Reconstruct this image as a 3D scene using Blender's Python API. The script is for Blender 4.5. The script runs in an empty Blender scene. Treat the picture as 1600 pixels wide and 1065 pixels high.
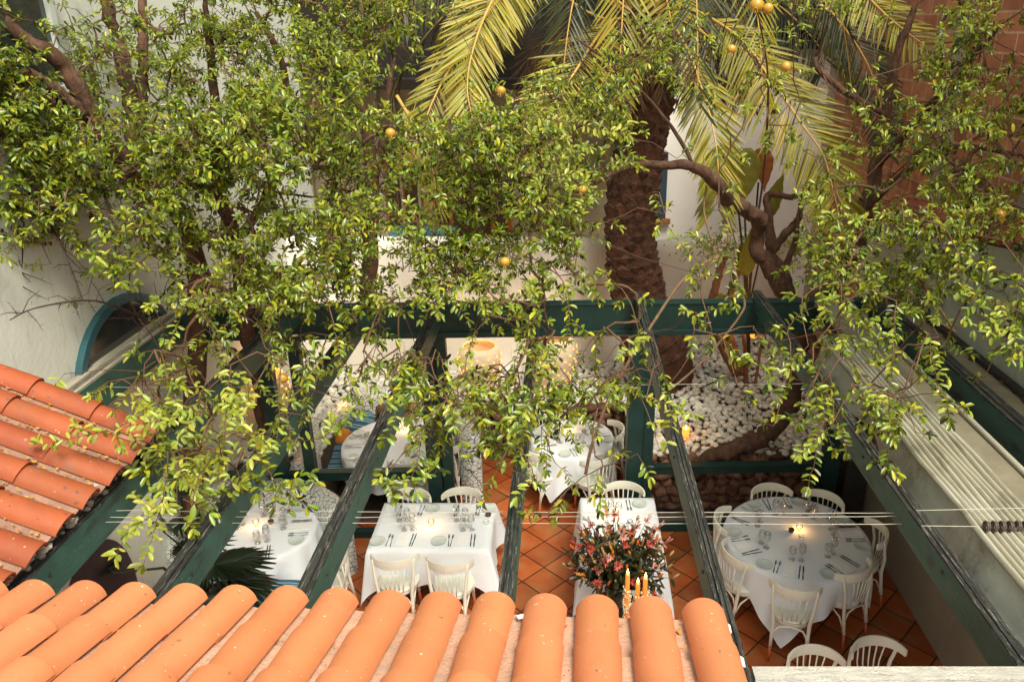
import bpy, math, random
import numpy as np
from mathutils import Vector, Matrix, noise as MN
R=math.radians
random.seed(7); RNG=np.random.default_rng(7)
S=bpy.context.scene; COL=S.collection
# ------------------------------------------------------------ camera, light, exposure
CAMZ=5.65; PITCH=R(22); F=1212.0; PX=885.0; PY=532.5
cd=bpy.data.cameras.new('camera'); cam=bpy.data.objects.new('camera',cd); COL.objects.link(cam)
cam.location=(0,0,CAMZ); cam.rotation_euler=(R(90)-PITCH,0,0)
cd.sensor_width=36; cd.lens=F/1600*36; cd.shift_x=(800-PX)/1600; cd.clip_end=400; cd.clip_start=0.05
S.camera=cam
W=bpy.data.worlds.new('World'); S.world=W; W.use_nodes=True
nt=W.node_tree; bg=nt.nodes['Background']
SUN_EL=R(56); SUN_AZ=R(150)      # azimuth clockwise from +Y
sk=nt.nodes.new('ShaderNodeTexSky'); sk.sky_type='NISHITA'; sk.sun_disc=False; sk.sun_elevation=SUN_EL; sk.sun_rotation=SUN_AZ
sk.dust_density=3.0; sk.air_density=1.0
hs=nt.nodes.new('ShaderNodeHueSaturation'); hs.inputs['Saturation'].default_value=0.3; hs.inputs['Value'].default_value=1.0
mx=nt.nodes.new('ShaderNodeMix'); mx.data_type='RGBA'; mx.blend_type='MULTIPLY'; mx.inputs[0].default_value=1; mx.inputs[7].default_value=(1.0,0.975,0.86,1)
nt.links.new(sk.outputs[0],hs.inputs['Color']); nt.links.new(hs.outputs[0],mx.inputs[6]); nt.links.new(mx.outputs[2],bg.inputs['Color'])
bg.inputs['Strength'].default_value=0.12
ld=bpy.data.lights.new('sun','SUN'); ld.energy=2.2; ld.angle=R(20); ld.color=(1,0.94,0.80)
sun=bpy.data.objects.new('sun',ld); COL.objects.link(sun)
sd=Vector((math.sin(SUN_AZ)*math.cos(SUN_EL),math.cos(SUN_AZ)*math.cos(SUN_EL),math.sin(SUN_EL)))
sun.rotation_euler=sd.to_track_quat('Z','Y').to_euler(); sun.location=(3,-8,14)
S.view_settings.view_transform='Standard'; S.view_settings.look='None'; S.view_settings.exposure=1.12; S.view_settings.gamma=1
# ------------------------------------------------------------ photo geometry -> world
cP,sP=math.cos(PITCH),math.sin(PITCH)
def ray(px,py):
    x=(px-PX)/F; u=(PY-py)/F
    return Vector((x, cP+u*sP, -sP+u*cP))       # depth 1 along the view axis
def at_d(px,py,d): r=ray(px,py); return Vector((r.x*d,r.y*d,CAMZ+r.z*d))
def at_z(px,py,z): r=ray(px,py); return at_d(px,py,(z-CAMZ)/r.z)
def at_y(px,py,y): r=ray(px,py); return at_d(px,py,y/r.y)
def at_x(px,py,x): r=ray(px,py); return at_d(px,py,x/r.x)
# ------------------------------------------------------------ materials
MATS={}
def mat(name,col,rough=.7,var=.12,scale=6,bump=0.0,bscale=None,spec=.5,metal=0,trans=0,coat=0,island=0,stain=None,stretch=None,emit=None,es=0,hue=0):
    m=bpy.data.materials.new(name); m.use_nodes=True; n=m.node_tree.nodes; l=m.node_tree.links
    b=n['Principled BSDF']; b.inputs['Roughness'].default_value=rough; b.inputs['Metallic'].default_value=metal
    b.inputs['Specular IOR Level'].default_value=spec
    if trans: b.inputs['Transmission Weight'].default_value=trans
    if coat: b.inputs['Coat Weight'].default_value=coat; b.inputs['Coat Roughness'].default_value=.15
    if emit: b.inputs['Emission Color'].default_value=(*emit,1); b.inputs['Emission Strength'].default_value=es
    tc=n.new('ShaderNodeTexCoord'); vec=tc.outputs['Object']
    if stretch:
        mp=n.new('ShaderNodeMapping'); mp.inputs['Scale'].default_value=stretch; l.new(vec,mp.inputs['Vector']); vec=mp.outputs[0]
    nz=n.new('ShaderNodeTexNoise'); nz.inputs['Scale'].default_value=scale; nz.inputs['Detail'].default_value=6; nz.inputs['Roughness'].default_value=.65
    l.new(vec,nz.inputs['Vector'])
    rp=n.new('ShaderNodeValToRGB'); rp.color_ramp.elements[0].position=.3; rp.color_ramp.elements[1].position=.72
    rp.color_ramp.elements[0].color=tuple([max(0,c*(1-var)) for c in col]+[1]); rp.color_ramp.elements[1].color=tuple([min(1,c*(1+var)) for c in col]+[1])
    l.new(nz.outputs[0],rp.inputs[0]); out=rp.outputs[0]
    if island or hue:
        g=n.new('ShaderNodeNewGeometry'); h=n.new('ShaderNodeHueSaturation')
        mr=n.new('ShaderNodeMapRange'); mr.inputs[3].default_value=1-island; mr.inputs[4].default_value=1+island
        l.new(g.outputs['Random Per Island'],mr.inputs[0]); l.new(mr.outputs[0],h.inputs['Value'])
        if hue:
            mu=n.new('ShaderNodeMath'); mu.operation='MULTIPLY'; mu.inputs[1].default_value=7.31; fr=n.new('ShaderNodeMath'); fr.operation='FRACT'
            l.new(g.outputs['Random Per Island'],mu.inputs[0]); l.new(mu.outputs[0],fr.inputs[0])
            m2=n.new('ShaderNodeMapRange'); m2.inputs[3].default_value=.5-hue; m2.inputs[4].default_value=.5+hue
            l.new(fr.outputs[0],m2.inputs[0]); l.new(m2.outputs[0],h.inputs['Hue'])
        l.new(out,h.inputs['Color']); out=h.outputs[0]
    if stain:
        sc,ssc,amt=stain[0],stain[1],stain[2]
        n2=n.new('ShaderNodeTexNoise'); n2.inputs['Scale'].default_value=ssc; n2.inputs['Detail'].default_value=8; n2.inputs['Roughness'].default_value=.75
        l.new(vec,n2.inputs['Vector'])
        r2=n.new('ShaderNodeValToRGB'); r2.color_ramp.elements[0].position=stain[3] if len(stain)>3 else .55; r2.color_ramp.elements[1].position=(stain[3] if len(stain)>3 else .55)+.12
        r2.color_ramp.elements[0].color=(0,0,0,1); r2.color_ramp.elements[1].color=(amt,amt,amt,1)
        l.new(n2.outputs[0],r2.inputs[0])
        mm=n.new('ShaderNodeMix'); mm.data_type='RGBA'; l.new(r2.outputs[0],mm.inputs[0]); l.new(out,mm.inputs[6]); mm.inputs[7].default_value=(*sc,1); out=mm.outputs[2]
    l.new(out,b.inputs['Base Color'])
    if bump:
        n3=n.new('ShaderNodeTexNoise'); n3.inputs['Scale'].default_value=bscale or scale*4; n3.inputs['Detail'].default_value=5
        l.new(vec,n3.inputs['Vector'])
        bp=n.new('ShaderNodeBump'); bp.inputs['Strength'].default_value=bump; bp.inputs['Distance'].default_value=.02
        l.new(n3.outputs[0],bp.inputs['Height']); l.new(bp.outputs[0],b.inputs['Normal'])
    MATS[name]=m; return m
def spots(m,col,scale,thr,amt,stretch=None,soft=.03):
    n=m.node_tree.nodes; l=m.node_tree.links; b=n['Principled BSDF']; src=b.inputs['Base Color'].links[0].from_socket
    tc=n.new('ShaderNodeTexCoord'); v=tc.outputs['Object']
    if stretch: mp=n.new('ShaderNodeMapping'); mp.inputs['Scale'].default_value=stretch; l.new(v,mp.inputs['Vector']); v=mp.outputs[0]
    nz=n.new('ShaderNodeTexNoise'); nz.inputs['Scale'].default_value=scale; nz.inputs['Detail'].default_value=4; l.new(v,nz.inputs['Vector'])
    r=n.new('ShaderNodeMapRange'); r.inputs[1].default_value=thr; r.inputs[2].default_value=thr+soft; r.inputs[4].default_value=amt; l.new(nz.outputs[0],r.inputs[0])
    mm=n.new('ShaderNodeMix'); mm.data_type='RGBA'; l.new(r.outputs[0],mm.inputs[0]); l.new(src,mm.inputs[6]); mm.inputs[7].default_value=(*col,1); l.new(mm.outputs[2],b.inputs['Base Color']); return m
def leafmat(name,col,col2,rough=.38,island=.35,tl=.3,hue=.02):
    m=mat(name,col,rough,.15,9,island=island,hue=hue,spec=.6); n=m.node_tree.nodes; l=m.node_tree.links
    b=n['Principled BSDF']; src=b.inputs['Base Color'].links[0].from_socket
    g=n.new('ShaderNodeNewGeometry'); mu=n.new('ShaderNodeMath'); mu.operation='MULTIPLY'; mu.inputs[1].default_value=23.7
    fr=n.new('ShaderNodeMath'); fr.operation='FRACT'; l.new(g.outputs['Random Per Island'],mu.inputs[0]); l.new(mu.outputs[0],fr.inputs[0])
    rr=n.new('ShaderNodeMapRange'); rr.inputs[1].default_value=.72; rr.inputs[2].default_value=1; l.new(fr.outputs[0],rr.inputs[0])
    mm=n.new('ShaderNodeMix'); mm.data_type='RGBA'; l.new(rr.outputs[0],mm.inputs[0]); l.new(src,mm.inputs[6]); mm.inputs[7].default_value=(*col2,1)
    l.new(mm.outputs[2],b.inputs['Base Color'])
    t=n.new('ShaderNodeBsdfTranslucent'); hv=n.new('ShaderNodeHueSaturation'); hv.inputs['Value'].default_value=1.5; hv.inputs['Hue'].default_value=.485
    l.new(mm.outputs[2],hv.inputs['Color']); l.new(hv.outputs[0],t.inputs[0])
    ms=n.new('ShaderNodeMixShader'); ms.inputs[0].default_value=tl; l.new(b.outputs[0],ms.inputs[1]); l.new(t.outputs[0],ms.inputs[2])
    l.new(ms.outputs[0],n['Material Output'].inputs[0]); return m
# ------------------------------------------------------------ mesh helpers
class MB:
    def __init__(s): s.v=[]; s.f=[]; s.m=[]; s.cur=0
    def add(s,vs,fs):
        o=len(s.v); s.v+= [tuple(v) for v in vs]; s.f+=[tuple(i+o for i in f) for f in fs]; s.m+=[s.cur]*len(fs)
    def box(s,x0,x1,y0,y1,z0,z1,M=None):
        vs=[Vector(p) for p in ((x0,y0,z0),(x1,y0,z0),(x1,y1,z0),(x0,y1,z0),(x0,y0,z1),(x1,y0,z1),(x1,y1,z1),(x0,y1,z1))]
        if M: vs=[M@v for v in vs]
        s.add(vs,[(0,3,2,1),(4,5,6,7),(0,1,5,4),(1,2,6,5),(2,3,7,6),(3,0,4,7)]); return s
    def prism(s,pts,a,b):                       # pts loop, offset vectors a->b
        n=len(pts); vs=[Vector(p)+Vector(a) for p in pts]+[Vector(p)+Vector(b) for p in pts]
        s.add(vs,[tuple(range(n))[::-1],tuple(range(n,2*n))]+[(i,(i+1)%n,(i+1)%n+n,i+n) for i in range(n)]); return s
    def tube(s,pts,rad,n=8,cap=True,flat=None):
        pts=[Vector(p) for p in pts]; k=len(pts)
        if not hasattr(rad,'__len__'): rad=[rad]*k
        up=None; vs=[]
        for i in range(k):
            t=(pts[min(i+1,k-1)]-pts[max(i-1,0)])
            if t.length<1e-9: t=Vector((0,0,1))
            t.normalize()
            if up is None: up=Vector((0,0,1)) if abs(t.z)<.9 else Vector((1,0,0))
            a=t.cross(up)
            if a.length<1e-6: a=t.orthogonal()
            a.normalize(); b=a.cross(t).normalized(); up=b
            for j in range(n):
                th=2*math.pi*j/n; ra=rad[i]; rb=rad[i]*(flat or 1)
                vs.append(pts[i]+a*math.cos(th)*ra+b*math.sin(th)*rb)
        fs=[(i*n+j,i*n+(j+1)%n,(i+1)*n+(j+1)%n,(i+1)*n+j) for i in range(k-1) for j in range(n)]
        if cap: fs+=[tuple(range(n))[::-1],tuple((k-1)*n+j for j in range(n))]
        s.add(vs,fs); return s
    def lathe(s,prof,c=(0,0,0),n=24,cap0=False,cap1=False):
        vs=[(c[0]+r*math.cos(2*math.pi*j/n),c[1]+r*math.sin(2*math.pi*j/n),c[2]+z) for r,z in prof for j in range(n)]
        k=len(prof); fs=[(i*n+j,i*n+(j+1)%n,(i+1)*n+(j+1)%n,(i+1)*n+j) for i in range(k-1) for j in range(n)]
        if cap0: fs.append(tuple(range(n))[::-1])
        if cap1: fs.append(tuple((k-1)*n+j for j in range(n)))
        s.add(vs,fs); return s
    def grid(s,fn,nu,nv,wrap=False):
        vs=[fn(i/(nu-(0 if wrap else 1)),j/(nv-1)) for i in range(nu) for j in range(nv)]
        fs=[]
        for i in range(nu if wrap else nu-1):
            for j in range(nv-1):
                a=i*nv+j; b=((i+1)%nu)*nv+j; fs.append((a,b,b+1,a+1))
        s.add(vs,fs); return s
    def build(s,name,m,parent=None,smooth=False,solid=0,bevel=0):
        me=bpy.data.meshes.new(name); me.from_pydata(s.v,[],s.f)
        for mm in (m if isinstance(m,(list,tuple)) else [m]): me.materials.append(mm)
        if any(s.m): me.polygons.foreach_set('material_index',s.m)
        if smooth: me.polygons.foreach_set('use_smooth',[True]*len(me.polygons))
        me.validate(); me.update()
        o=bpy.data.objects.new(name,me); COL.objects.link(o)
        if parent: o.parent=parent
        if bevel: q=o.modifiers.new('bevel','BEVEL'); q.width=bevel; q.segments=2; q.limit_method='ANGLE'
        if solid: q=o.modifiers.new('solid','SOLIDIFY'); q.thickness=solid
        return o
def fastmesh(name,V,Fq,m,parent=None,smooth=True):
    """V (n,3) array, Fq list of equal-size index arrays"""
    me=bpy.data.meshes.new(name); V=np.asarray(V,dtype=np.float32)
    me.vertices.add(len(V)); me.vertices.foreach_set('co',V.ravel())
    idx=np.concatenate([f.ravel() for f in Fq]).astype(np.int32)
    tot=np.concatenate([np.full(len(f),f.shape[1]) for f in Fq]).astype(np.int32)
    st=np.concatenate([[0],np.cumsum(tot)[:-1]]).astype(np.int32)
    me.loops.add(len(idx)); me.loops.foreach_set('vertex_index',idx)
    me.polygons.add(len(tot)); me.polygons.foreach_set('loop_start',st); me.polygons.foreach_set('loop_total',tot)
    if smooth: me.polygons.foreach_set('use_smooth',np.ones(len(tot),dtype=bool))
    me.update(calc_edges=True); me.materials.append(m)
    o=bpy.data.objects.new(name,me); COL.objects.link(o)
    if parent: o.parent=parent
    return o
def empty(name,loc=(0,0,0),rz=0):
    o=bpy.data.objects.new(name,None); COL.objects.link(o); o.location=loc; o.rotation_euler=(0,0,rz); o.empty_display_size=.1; return o
def tag(o,label=None,cat=None,group=None,kind=None):
    if label: o['label']=label
    if cat: o['category']=cat
    if group: o['group']=group
    if kind: o['kind']=kind
    return o
KIDS={}
def reg(p,*c): KIDS.setdefault(p.name,[]).extend(c)
def copy_tree(o,loc=None,rz=None,parent=None):
    c=o.copy(); COL.objects.link(c); c.parent=parent
    if loc is not None: c.location=loc
    if rz is not None: c.rotation_euler=(0,0,rz)
    for k in CH(o): copy_tree(k,parent=c)
    return c
def CH(o): return [x for x in ALLK.get(o.name,[])]
ALLK={}
def index_children():
    ALLK.clear()
    for x in COL.objects:
        if x.parent: ALLK.setdefault(x.parent.name,[]).append(x)
def lathe_obj(name,prof,m,parent=None,n=20): return MB().lathe(prof,n=n).build(name,m,parent,True)
# ------------------------------------------------------------ palette
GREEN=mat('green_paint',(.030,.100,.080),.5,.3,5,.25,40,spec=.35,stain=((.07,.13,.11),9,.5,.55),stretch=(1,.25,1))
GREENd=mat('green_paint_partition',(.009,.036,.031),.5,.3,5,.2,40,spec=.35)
WOODT=mat('weathered_top',(.045,.045,.04),.9,.7,8,.9,50,spec=.2,stain=((.42,.41,.36),20,.9,.55),stretch=(6,.35,1))
WOODW=mat('white_flaked_wood',(.66,.64,.56),.85,.25,6,.9,40,stain=((.20,.14,.09),5,.9,.555),stretch=(1.5,9,5))
WOODB=mat('raw_brown_wood',(.16,.10,.06),.85,.3,9,.6,40,stretch=(.3,6,3))
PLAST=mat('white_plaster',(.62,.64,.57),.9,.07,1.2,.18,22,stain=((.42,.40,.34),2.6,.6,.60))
PLAST2=mat('grey_white_plaster',(.50,.51,.43),.9,.12,1.5,.45,22,stain=((.33,.32,.28),3.2,.6,.56))
PLASTC=mat('cream_plaster',(.72,.62,.46),.9,.08,1.5,.2,30,stain=((.55,.42,.28),2,.5,.6))
GWALL=mat('garden_wall_plaster',(.80,.76,.68),.9,.07,2,.2,24,stain=((.5,.47,.4),3,.5,.63))
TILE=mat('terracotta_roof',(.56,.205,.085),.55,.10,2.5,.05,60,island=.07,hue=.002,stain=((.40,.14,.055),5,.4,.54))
TILEL=mat('terracotta_roof_shaded',(.31,.068,.019),.7,.2,4,.08,70,island=.13,hue=.003,stain=((.22,.09,.05),7,.7,.54))  # terracotta of the side roof, with the tree's shade put into its colour
PAN=mat('terracotta_channel',(.52,.30,.20),.85,.2,9,.4,60,island=.1,stain=((.33,.27,.22),14,.8,.55))
MORT=mat('mortar',(.42,.38,.33),.95,.3,20,.8,60)
ROOFD=mat('old_roof_tile',(.30,.085,.05),.85,.25,9,.4,60,island=.25)
CLOTH=mat('white_cloth',(.79,.83,.87),.85,.03,3,.22,7)
NAPK=mat('napkin_linen',(.86,.86,.85),.85,.02,3,.1,60)
CHAIR=mat('cream_paint',(.80,.79,.68),.42,.05,6,.05,40,coat=.15)
LEGR=mat('terracotta_leg',(.42,.10,.03),.5,.15,9)
CERAM=mat('white_ceramic',(.60,.67,.63),.18,.02,3,coat=.3)
STEEL=mat('cutlery_steel',(.42,.42,.42),.22,.05,5,metal=1)
GLASS=mat('clear_glass',(.97,.98,.98),.02,0,3,trans=1)
_n=GLASS.node_tree.nodes; _l=GLASS.node_tree.links; _t=_n.new('ShaderNodeBsdfTransparent'); _t.inputs[0].default_value=(.95,.96,.96,1); _g=_n.new('ShaderNodeBsdfGlossy'); _g.inputs['Roughness'].default_value=.05; _lw=_n.new('ShaderNodeLayerWeight'); _lw.inputs[0].default_value=.35; _m=_n.new('ShaderNodeMixShader')
_l.new(_lw.outputs['Facing'],_m.inputs[0]); _l.new(_t.outputs[0],_m.inputs[1]); _l.new(_g.outputs[0],_m.inputs[2]); _l.new(_m.outputs[0],_n['Material Output'].inputs[0])
WAX=mat('candle_wax',(.55,.19,.03),.5,.1,8,.3,60,emit=(1,.42,.08),es=.28)
WAXW=mat('melted_wax',(.62,.55,.38),.6,.15,20,.8,60)
FLAME=mat('flame',(1,.7,.3),.5,0,3,emit=(1,.50,.12),es=9)
GLOW=mat('lantern_glow',(1,.4,.1),.5,0,3,emit=(1,.33,.04),es=1.6)
LANT=mat('lantern_clay',(.72,.60,.42),.8,.1,8,.3,40)
BARK=mat('rough_bark',(.09,.042,.022),.9,.6,16,1.0,30,stretch=(1,1,.5),stain=((.17,.13,.09),9,.6,.55))
TWIG=mat('red_brown_twig',(.11,.055,.028),.8,.3,12,.3,40)
PALMB=mat('palm_bark',(.08,.033,.017),.95,.5,10,1.0,40,stain=((.26,.17,.10),14,.7,.6),island=.3)
MOS=None
LEAF=leafmat('pomegranate_leaf',(.135,.19,.018),(.46,.46,.02),.30,.95,.34,.02)
LEAFY=leafmat('young_leaf',(.27,.33,.04),(.42,.40,.05))
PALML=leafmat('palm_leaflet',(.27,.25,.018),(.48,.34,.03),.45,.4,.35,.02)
PALMD=leafmat('shaded_palm_leaflet',(.035,.048,.012),(.09,.07,.02),.5,.3,.15,.02)  # darker leaflet copy: shade inside the palm crown put into the colour
DEADF=leafmat('dead_palm_leaflet',(.10,.055,.02),(.2,.12,.05),.7,.4,.15,.02)
RACH=mat('palm_rachis',(.48,.30,.07),.55,.15,6)
BIGL=leafmat('banana_leaf',(.30,.32,.04),(.4,.38,.06),.4,.2,.35)
BROWNL=leafmat('dry_leaf',(.42,.17,.04),(.5,.2,.05),.6,.2,.35)
MONL=leafmat('dark_split_leaf',(.012,.022,.010),(.02,.03,.012),.35,.2,.05)
FRUIT=mat('pomegranate_skin',(.42,.24,.03),.35,.25,7,coat=.2,stain=((.55,.12,.04),8,.6,.6))
PLAM=mat('pale_fabric',(.34,.32,.235),.85,.15,5,.2,30,stain=((.30,.27,.20),7,.6,.58),stretch=(3,.5,3))
FABW=mat('white_sagging_fabric',(.48,.46,.38),.85,.2,3,.2,20,stain=((.24,.19,.13),2.2,.8,.5))
DARK=mat('dark_metal',(.03,.028,.025),.5,.3,10)
TEAL=mat('teal_frame',(.02,.085,.10),.45,.15,8,.1,30)
PANE=mat('window_glass',(.035,.04,.038),.08,.3,3,coat=.5)
WAX.node_tree.nodes['Principled BSDF'].inputs['Emission Color'].default_value=(1,.20,.015,1)
CORD=mat('white_cord',(.50,.48,.40),.6,.05,5)
spots(TILE,(.75,.66,.56),42,.70,.8); spots(TILE,(.16,.09,.06),24,.69,.7); spots(TILE,(.46,.13,.04),2.2,.50,.35,soft=.25)
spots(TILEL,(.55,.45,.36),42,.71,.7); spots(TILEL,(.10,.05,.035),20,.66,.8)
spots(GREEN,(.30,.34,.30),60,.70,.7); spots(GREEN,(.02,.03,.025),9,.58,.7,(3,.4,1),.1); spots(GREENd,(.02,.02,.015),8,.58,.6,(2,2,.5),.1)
for _m in (PLAST,PLAST2,GWALL): spots(_m,(.30,.29,.24),5,.60,.45,(3,3,.35),.12); spots(_m,(.25,.22,.17),16,.70,.6)
spots(PLAM,(.16,.14,.09),5,.56,.7,(2,.6,2),.12); spots(PLAM,(.62,.62,.54),3,.55,.4,(2,.4,2),.15)
def floor_mat():
    m=mat('terracotta_floor',(.42,.095,.02),.5,.3,1.6,.1,30); n=m.node_tree.nodes; l=m.node_tree.links
    b=n['Principled BSDF']; src=b.inputs['Base Color'].links[0].from_socket
    tc=n.new('ShaderNodeTexCoord'); mp=n.new('ShaderNodeMapping'); mp.inputs['Rotation'].default_value=(0,0,R(44)); mp.inputs['Location'].default_value=(.12,.06,0)
    l.new(tc.outputs['Object'],mp.inputs['Vector'])
    br=n.new('ShaderNodeTexBrick'); br.offset=0; br.squash=1; br.inputs['Scale'].default_value=1; br.inputs['Brick Width'].default_value=.336; br.inputs['Row Height'].default_value=.336
    br.inputs['Mortar Size'].default_value=.008; br.inputs['Mortar Smooth'].default_value=.1; br.inputs['Bias'].default_value=0
    br.inputs['Color1'].default_value=(1.25,1.2,1.1,1); br.inputs['Color2'].default_value=(.62,.58,.55,1); br.inputs['Mortar'].default_value=(.10,.16,.2,1)
    l.new(mp.outputs[0],br.inputs['Vector'])
    n2=n.new('ShaderNodeTexNoise'); n2.inputs['Scale'].default_value=4; n2.inputs['Detail'].default_value=8; l.new(tc.outputs['Object'],n2.inputs['Vector'])
    r2=n.new('ShaderNodeValToRGB'); r2.color_ramp.elements[0].position=.42; r2.color_ramp.elements[1].position=.75
    r2.color_ramp.elements[0].color=(0,0,0,1); r2.color_ramp.elements[1].color=(.7,.7,.7,1); l.new(n2.outputs[0],r2.inputs[0])
    mm=n.new('ShaderNodeMix'); mm.data_type='RGBA'; l.new(r2.outputs[0],mm.inputs[0]); l.new(src,mm.inputs[6]); mm.inputs[7].default_value=(.40,.20,.08,1)
    m3=n.new('ShaderNodeMix'); m3.data_type='RGBA'; m3.blend_type='MULTIPLY'; m3.inputs[0].default_value=1; l.new(mm.outputs[2],m3.inputs[6]); l.new(br.outputs['Color'],m3.inputs[7])
    l.new(m3.outputs[2],b.inputs['Base Color'])
    bp=n.new('ShaderNodeBump'); bp.inputs['Strength'].default_value=.6; bp.inputs['Distance'].default_value=.004; bp.invert=True; l.new(br.outputs['Fac'],bp.inputs['Height']); l.new(bp.outputs[0],b.inputs['Normal'])
    return m
FLOOR=floor_mat()
def brick_mat():
    m=mat('hollow_brick',(.55,.22,.11),.9,.3,4,.3,30); n=m.node_tree.nodes; l=m.node_tree.links; b=n['Principled BSDF']; src=b.inputs['Base Color'].links[0].from_socket
    tc=n.new('ShaderNodeTexCoord'); sp=n.new('ShaderNodeSeparateXYZ'); cb=n.new('ShaderNodeCombineXYZ'); l.new(tc.outputs['Object'],sp.inputs[0]); l.new(sp.outputs['Y'],cb.inputs[0]); l.new(sp.outputs['Z'],cb.inputs[1])
    br=n.new('ShaderNodeTexBrick'); br.inputs['Scale'].default_value=1; br.inputs['Brick Width'].default_value=.42; br.inputs['Row Height'].default_value=.2; br.inputs['Mortar Size'].default_value=.012
    br.inputs['Color1'].default_value=(1.2,1.2,1.2,1); br.inputs['Color2'].default_value=(.65,.6,.6,1); br.inputs['Mortar'].default_value=(1.1,1.7,2.0,1); l.new(cb.outputs[0],br.inputs['Vector'])
    m3=n.new('ShaderNodeMix'); m3.data_type='RGBA'; m3.blend_type='MULTIPLY'; m3.inputs[0].default_value=1; l.new(src,m3.inputs[6]); l.new(br.outputs['Color'],m3.inputs[7]); l.new(m3.outputs[2],b.inputs['Base Color']); return m
BRICK=brick_mat()
def mosaic_mat():
    m=mat('broken_tile_mosaic',(.66,.68,.64),.3,.1,3); n=m.node_tree.nodes; l=m.node_tree.links; b=n['Principled BSDF']
    tc=n.new('ShaderNodeTexCoord'); v=n.new('ShaderNodeTexVoronoi'); v.feature='DISTANCE_TO_EDGE'; v.inputs['Scale'].default_value=17; l.new(tc.outputs['Object'],v.inputs['Vector'])
    r=n.new('ShaderNodeValToRGB'); r.color_ramp.elements[0].position=.035; r.color_ramp.elements[1].position=.06; r.color_ramp.elements[0].color=(.07,.06,.05,1); r.color_ramp.elements[1].color=(.62,.64,.60,1)
    l.new(v.outputs['Distance'],r.inputs[0]); l.new(r.outputs[0],b.inputs['Base Color']); return m
MOS=mosaic_mat()
def stripe_mat():
    m=mat('striped_cushion',(.1,.2,.3),.9,.1,3,.3,60); n=m.node_tree.nodes; l=m.node_tree.links; b=n['Principled BSDF']
    tc=n.new('ShaderNodeTexCoord'); w=n.new('ShaderNodeTexWave'); w.inputs['Scale'].default_value=3.2; w.inputs['Distortion'].default_value=1.2; w.inputs['Detail'].default_value=1; w.bands_direction='Y'; l.new(tc.outputs['Object'],w.inputs['Vector'])
    r=n.new('ShaderNodeValToRGB'); e=r.color_ramp.elements; r.color_ramp.interpolation='CONSTANT'; e[0].color=(.03,.12,.18,1); e[1].position=.45; e[1].color=(.10,.26,.34,1)
    x=e.new(.68); x.color=(.50,.50,.42,1); x=e.new(.86); x.color=(.04,.14,.26,1)
    l.new(w.outputs['Color'],r.inputs[0]); l.new(r.outputs[0],b.inputs['Base Color']); return m
STRIPE=stripe_mat()
ORANGE=mat('orange_cushion',(.60,.20,.03),.9,.1,4,.2,50)
# ------------------------------------------------------------ SETTING
FLOORTOP=0.0
MB().box(-60,60,-20,90,-.5,-.03).build('ground',mat('packed_earth',(.16,.12,.09),.95,.3,1,.4,12))['kind']='structure'
MB().box(-4.0,3.6,-1.0,8.05,-.02,0).build('floor',FLOOR)['kind']='structure'
MB().box(-2.0,.8,8.05,9.7,-.02,0).build('terrace_floor',FLOOR)['kind']='structure'
# pebble bed bases (raised earth)
BEDZ=.80
bed=MB(); bed.box(.8,3.6,8.35,12.6,0,BEDZ-.02); bed.box(-4.0,-3.0,8.1,10.8,0,BEDZ-.02); bed.box(-3.0,.8,9.7,11.6,0,BEDZ-.02)
bed.build('garden_bed',mat('bed_soil',(.10,.075,.05),.95,.3,5,.5,20))['kind']='structure'
def rock_wall():
    V=[];Fs=[]
    mb=MB(); rng=random.Random(3)
    def stone(cx,cy,cz,sx,sy,sz):
        vs=[];n=7;m=5
        ph=[rng.random()*6 for _ in range(4)]
        for i in range(m+1):
            t=math.pi*i/m
            for j in range(n):
                a=2*math.pi*j/n; d=1+.22*math.sin(a*2+ph[0])+.15*math.sin(a*3+t*2+ph[1])
                vs.append((cx+sx*math.sin(t)*math.cos(a)*d,cy+sy*math.sin(t)*math.sin(a)*d,cz+sz*math.cos(t)*d))
        mb.add(vs,[(i*n+j,(i+1)*n+j,(i+1)*n+(j+1)%n,i*n+(j+1)%n) for i in range(m) for j in range(n)])
    for (x0,x1,y,h,px) in ((.85,3.6,8.33,BEDZ,0),(-3.0,.8,9.66,BEDZ,0)):
        z=.06
        while z<h:
            x=x0+rng.random()*.1
            while x<x1:
                w=rng.uniform(.07,.16); stone(x+w,y+rng.uniform(-.04,.04),z+rng.uniform(-.02,.02),w,.11,rng.uniform(.06,.09)); x+=1.6*w
            z+=.115
    o=mb.build('rough_stone_wall',mat('brown_rock',(.22,.11,.065),.9,.45,8,1,40,island=.4),None,True)
    tag(o,'low rough brown stone wall holding up the white pebble bed','stone wall')
rock_wall()
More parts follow.
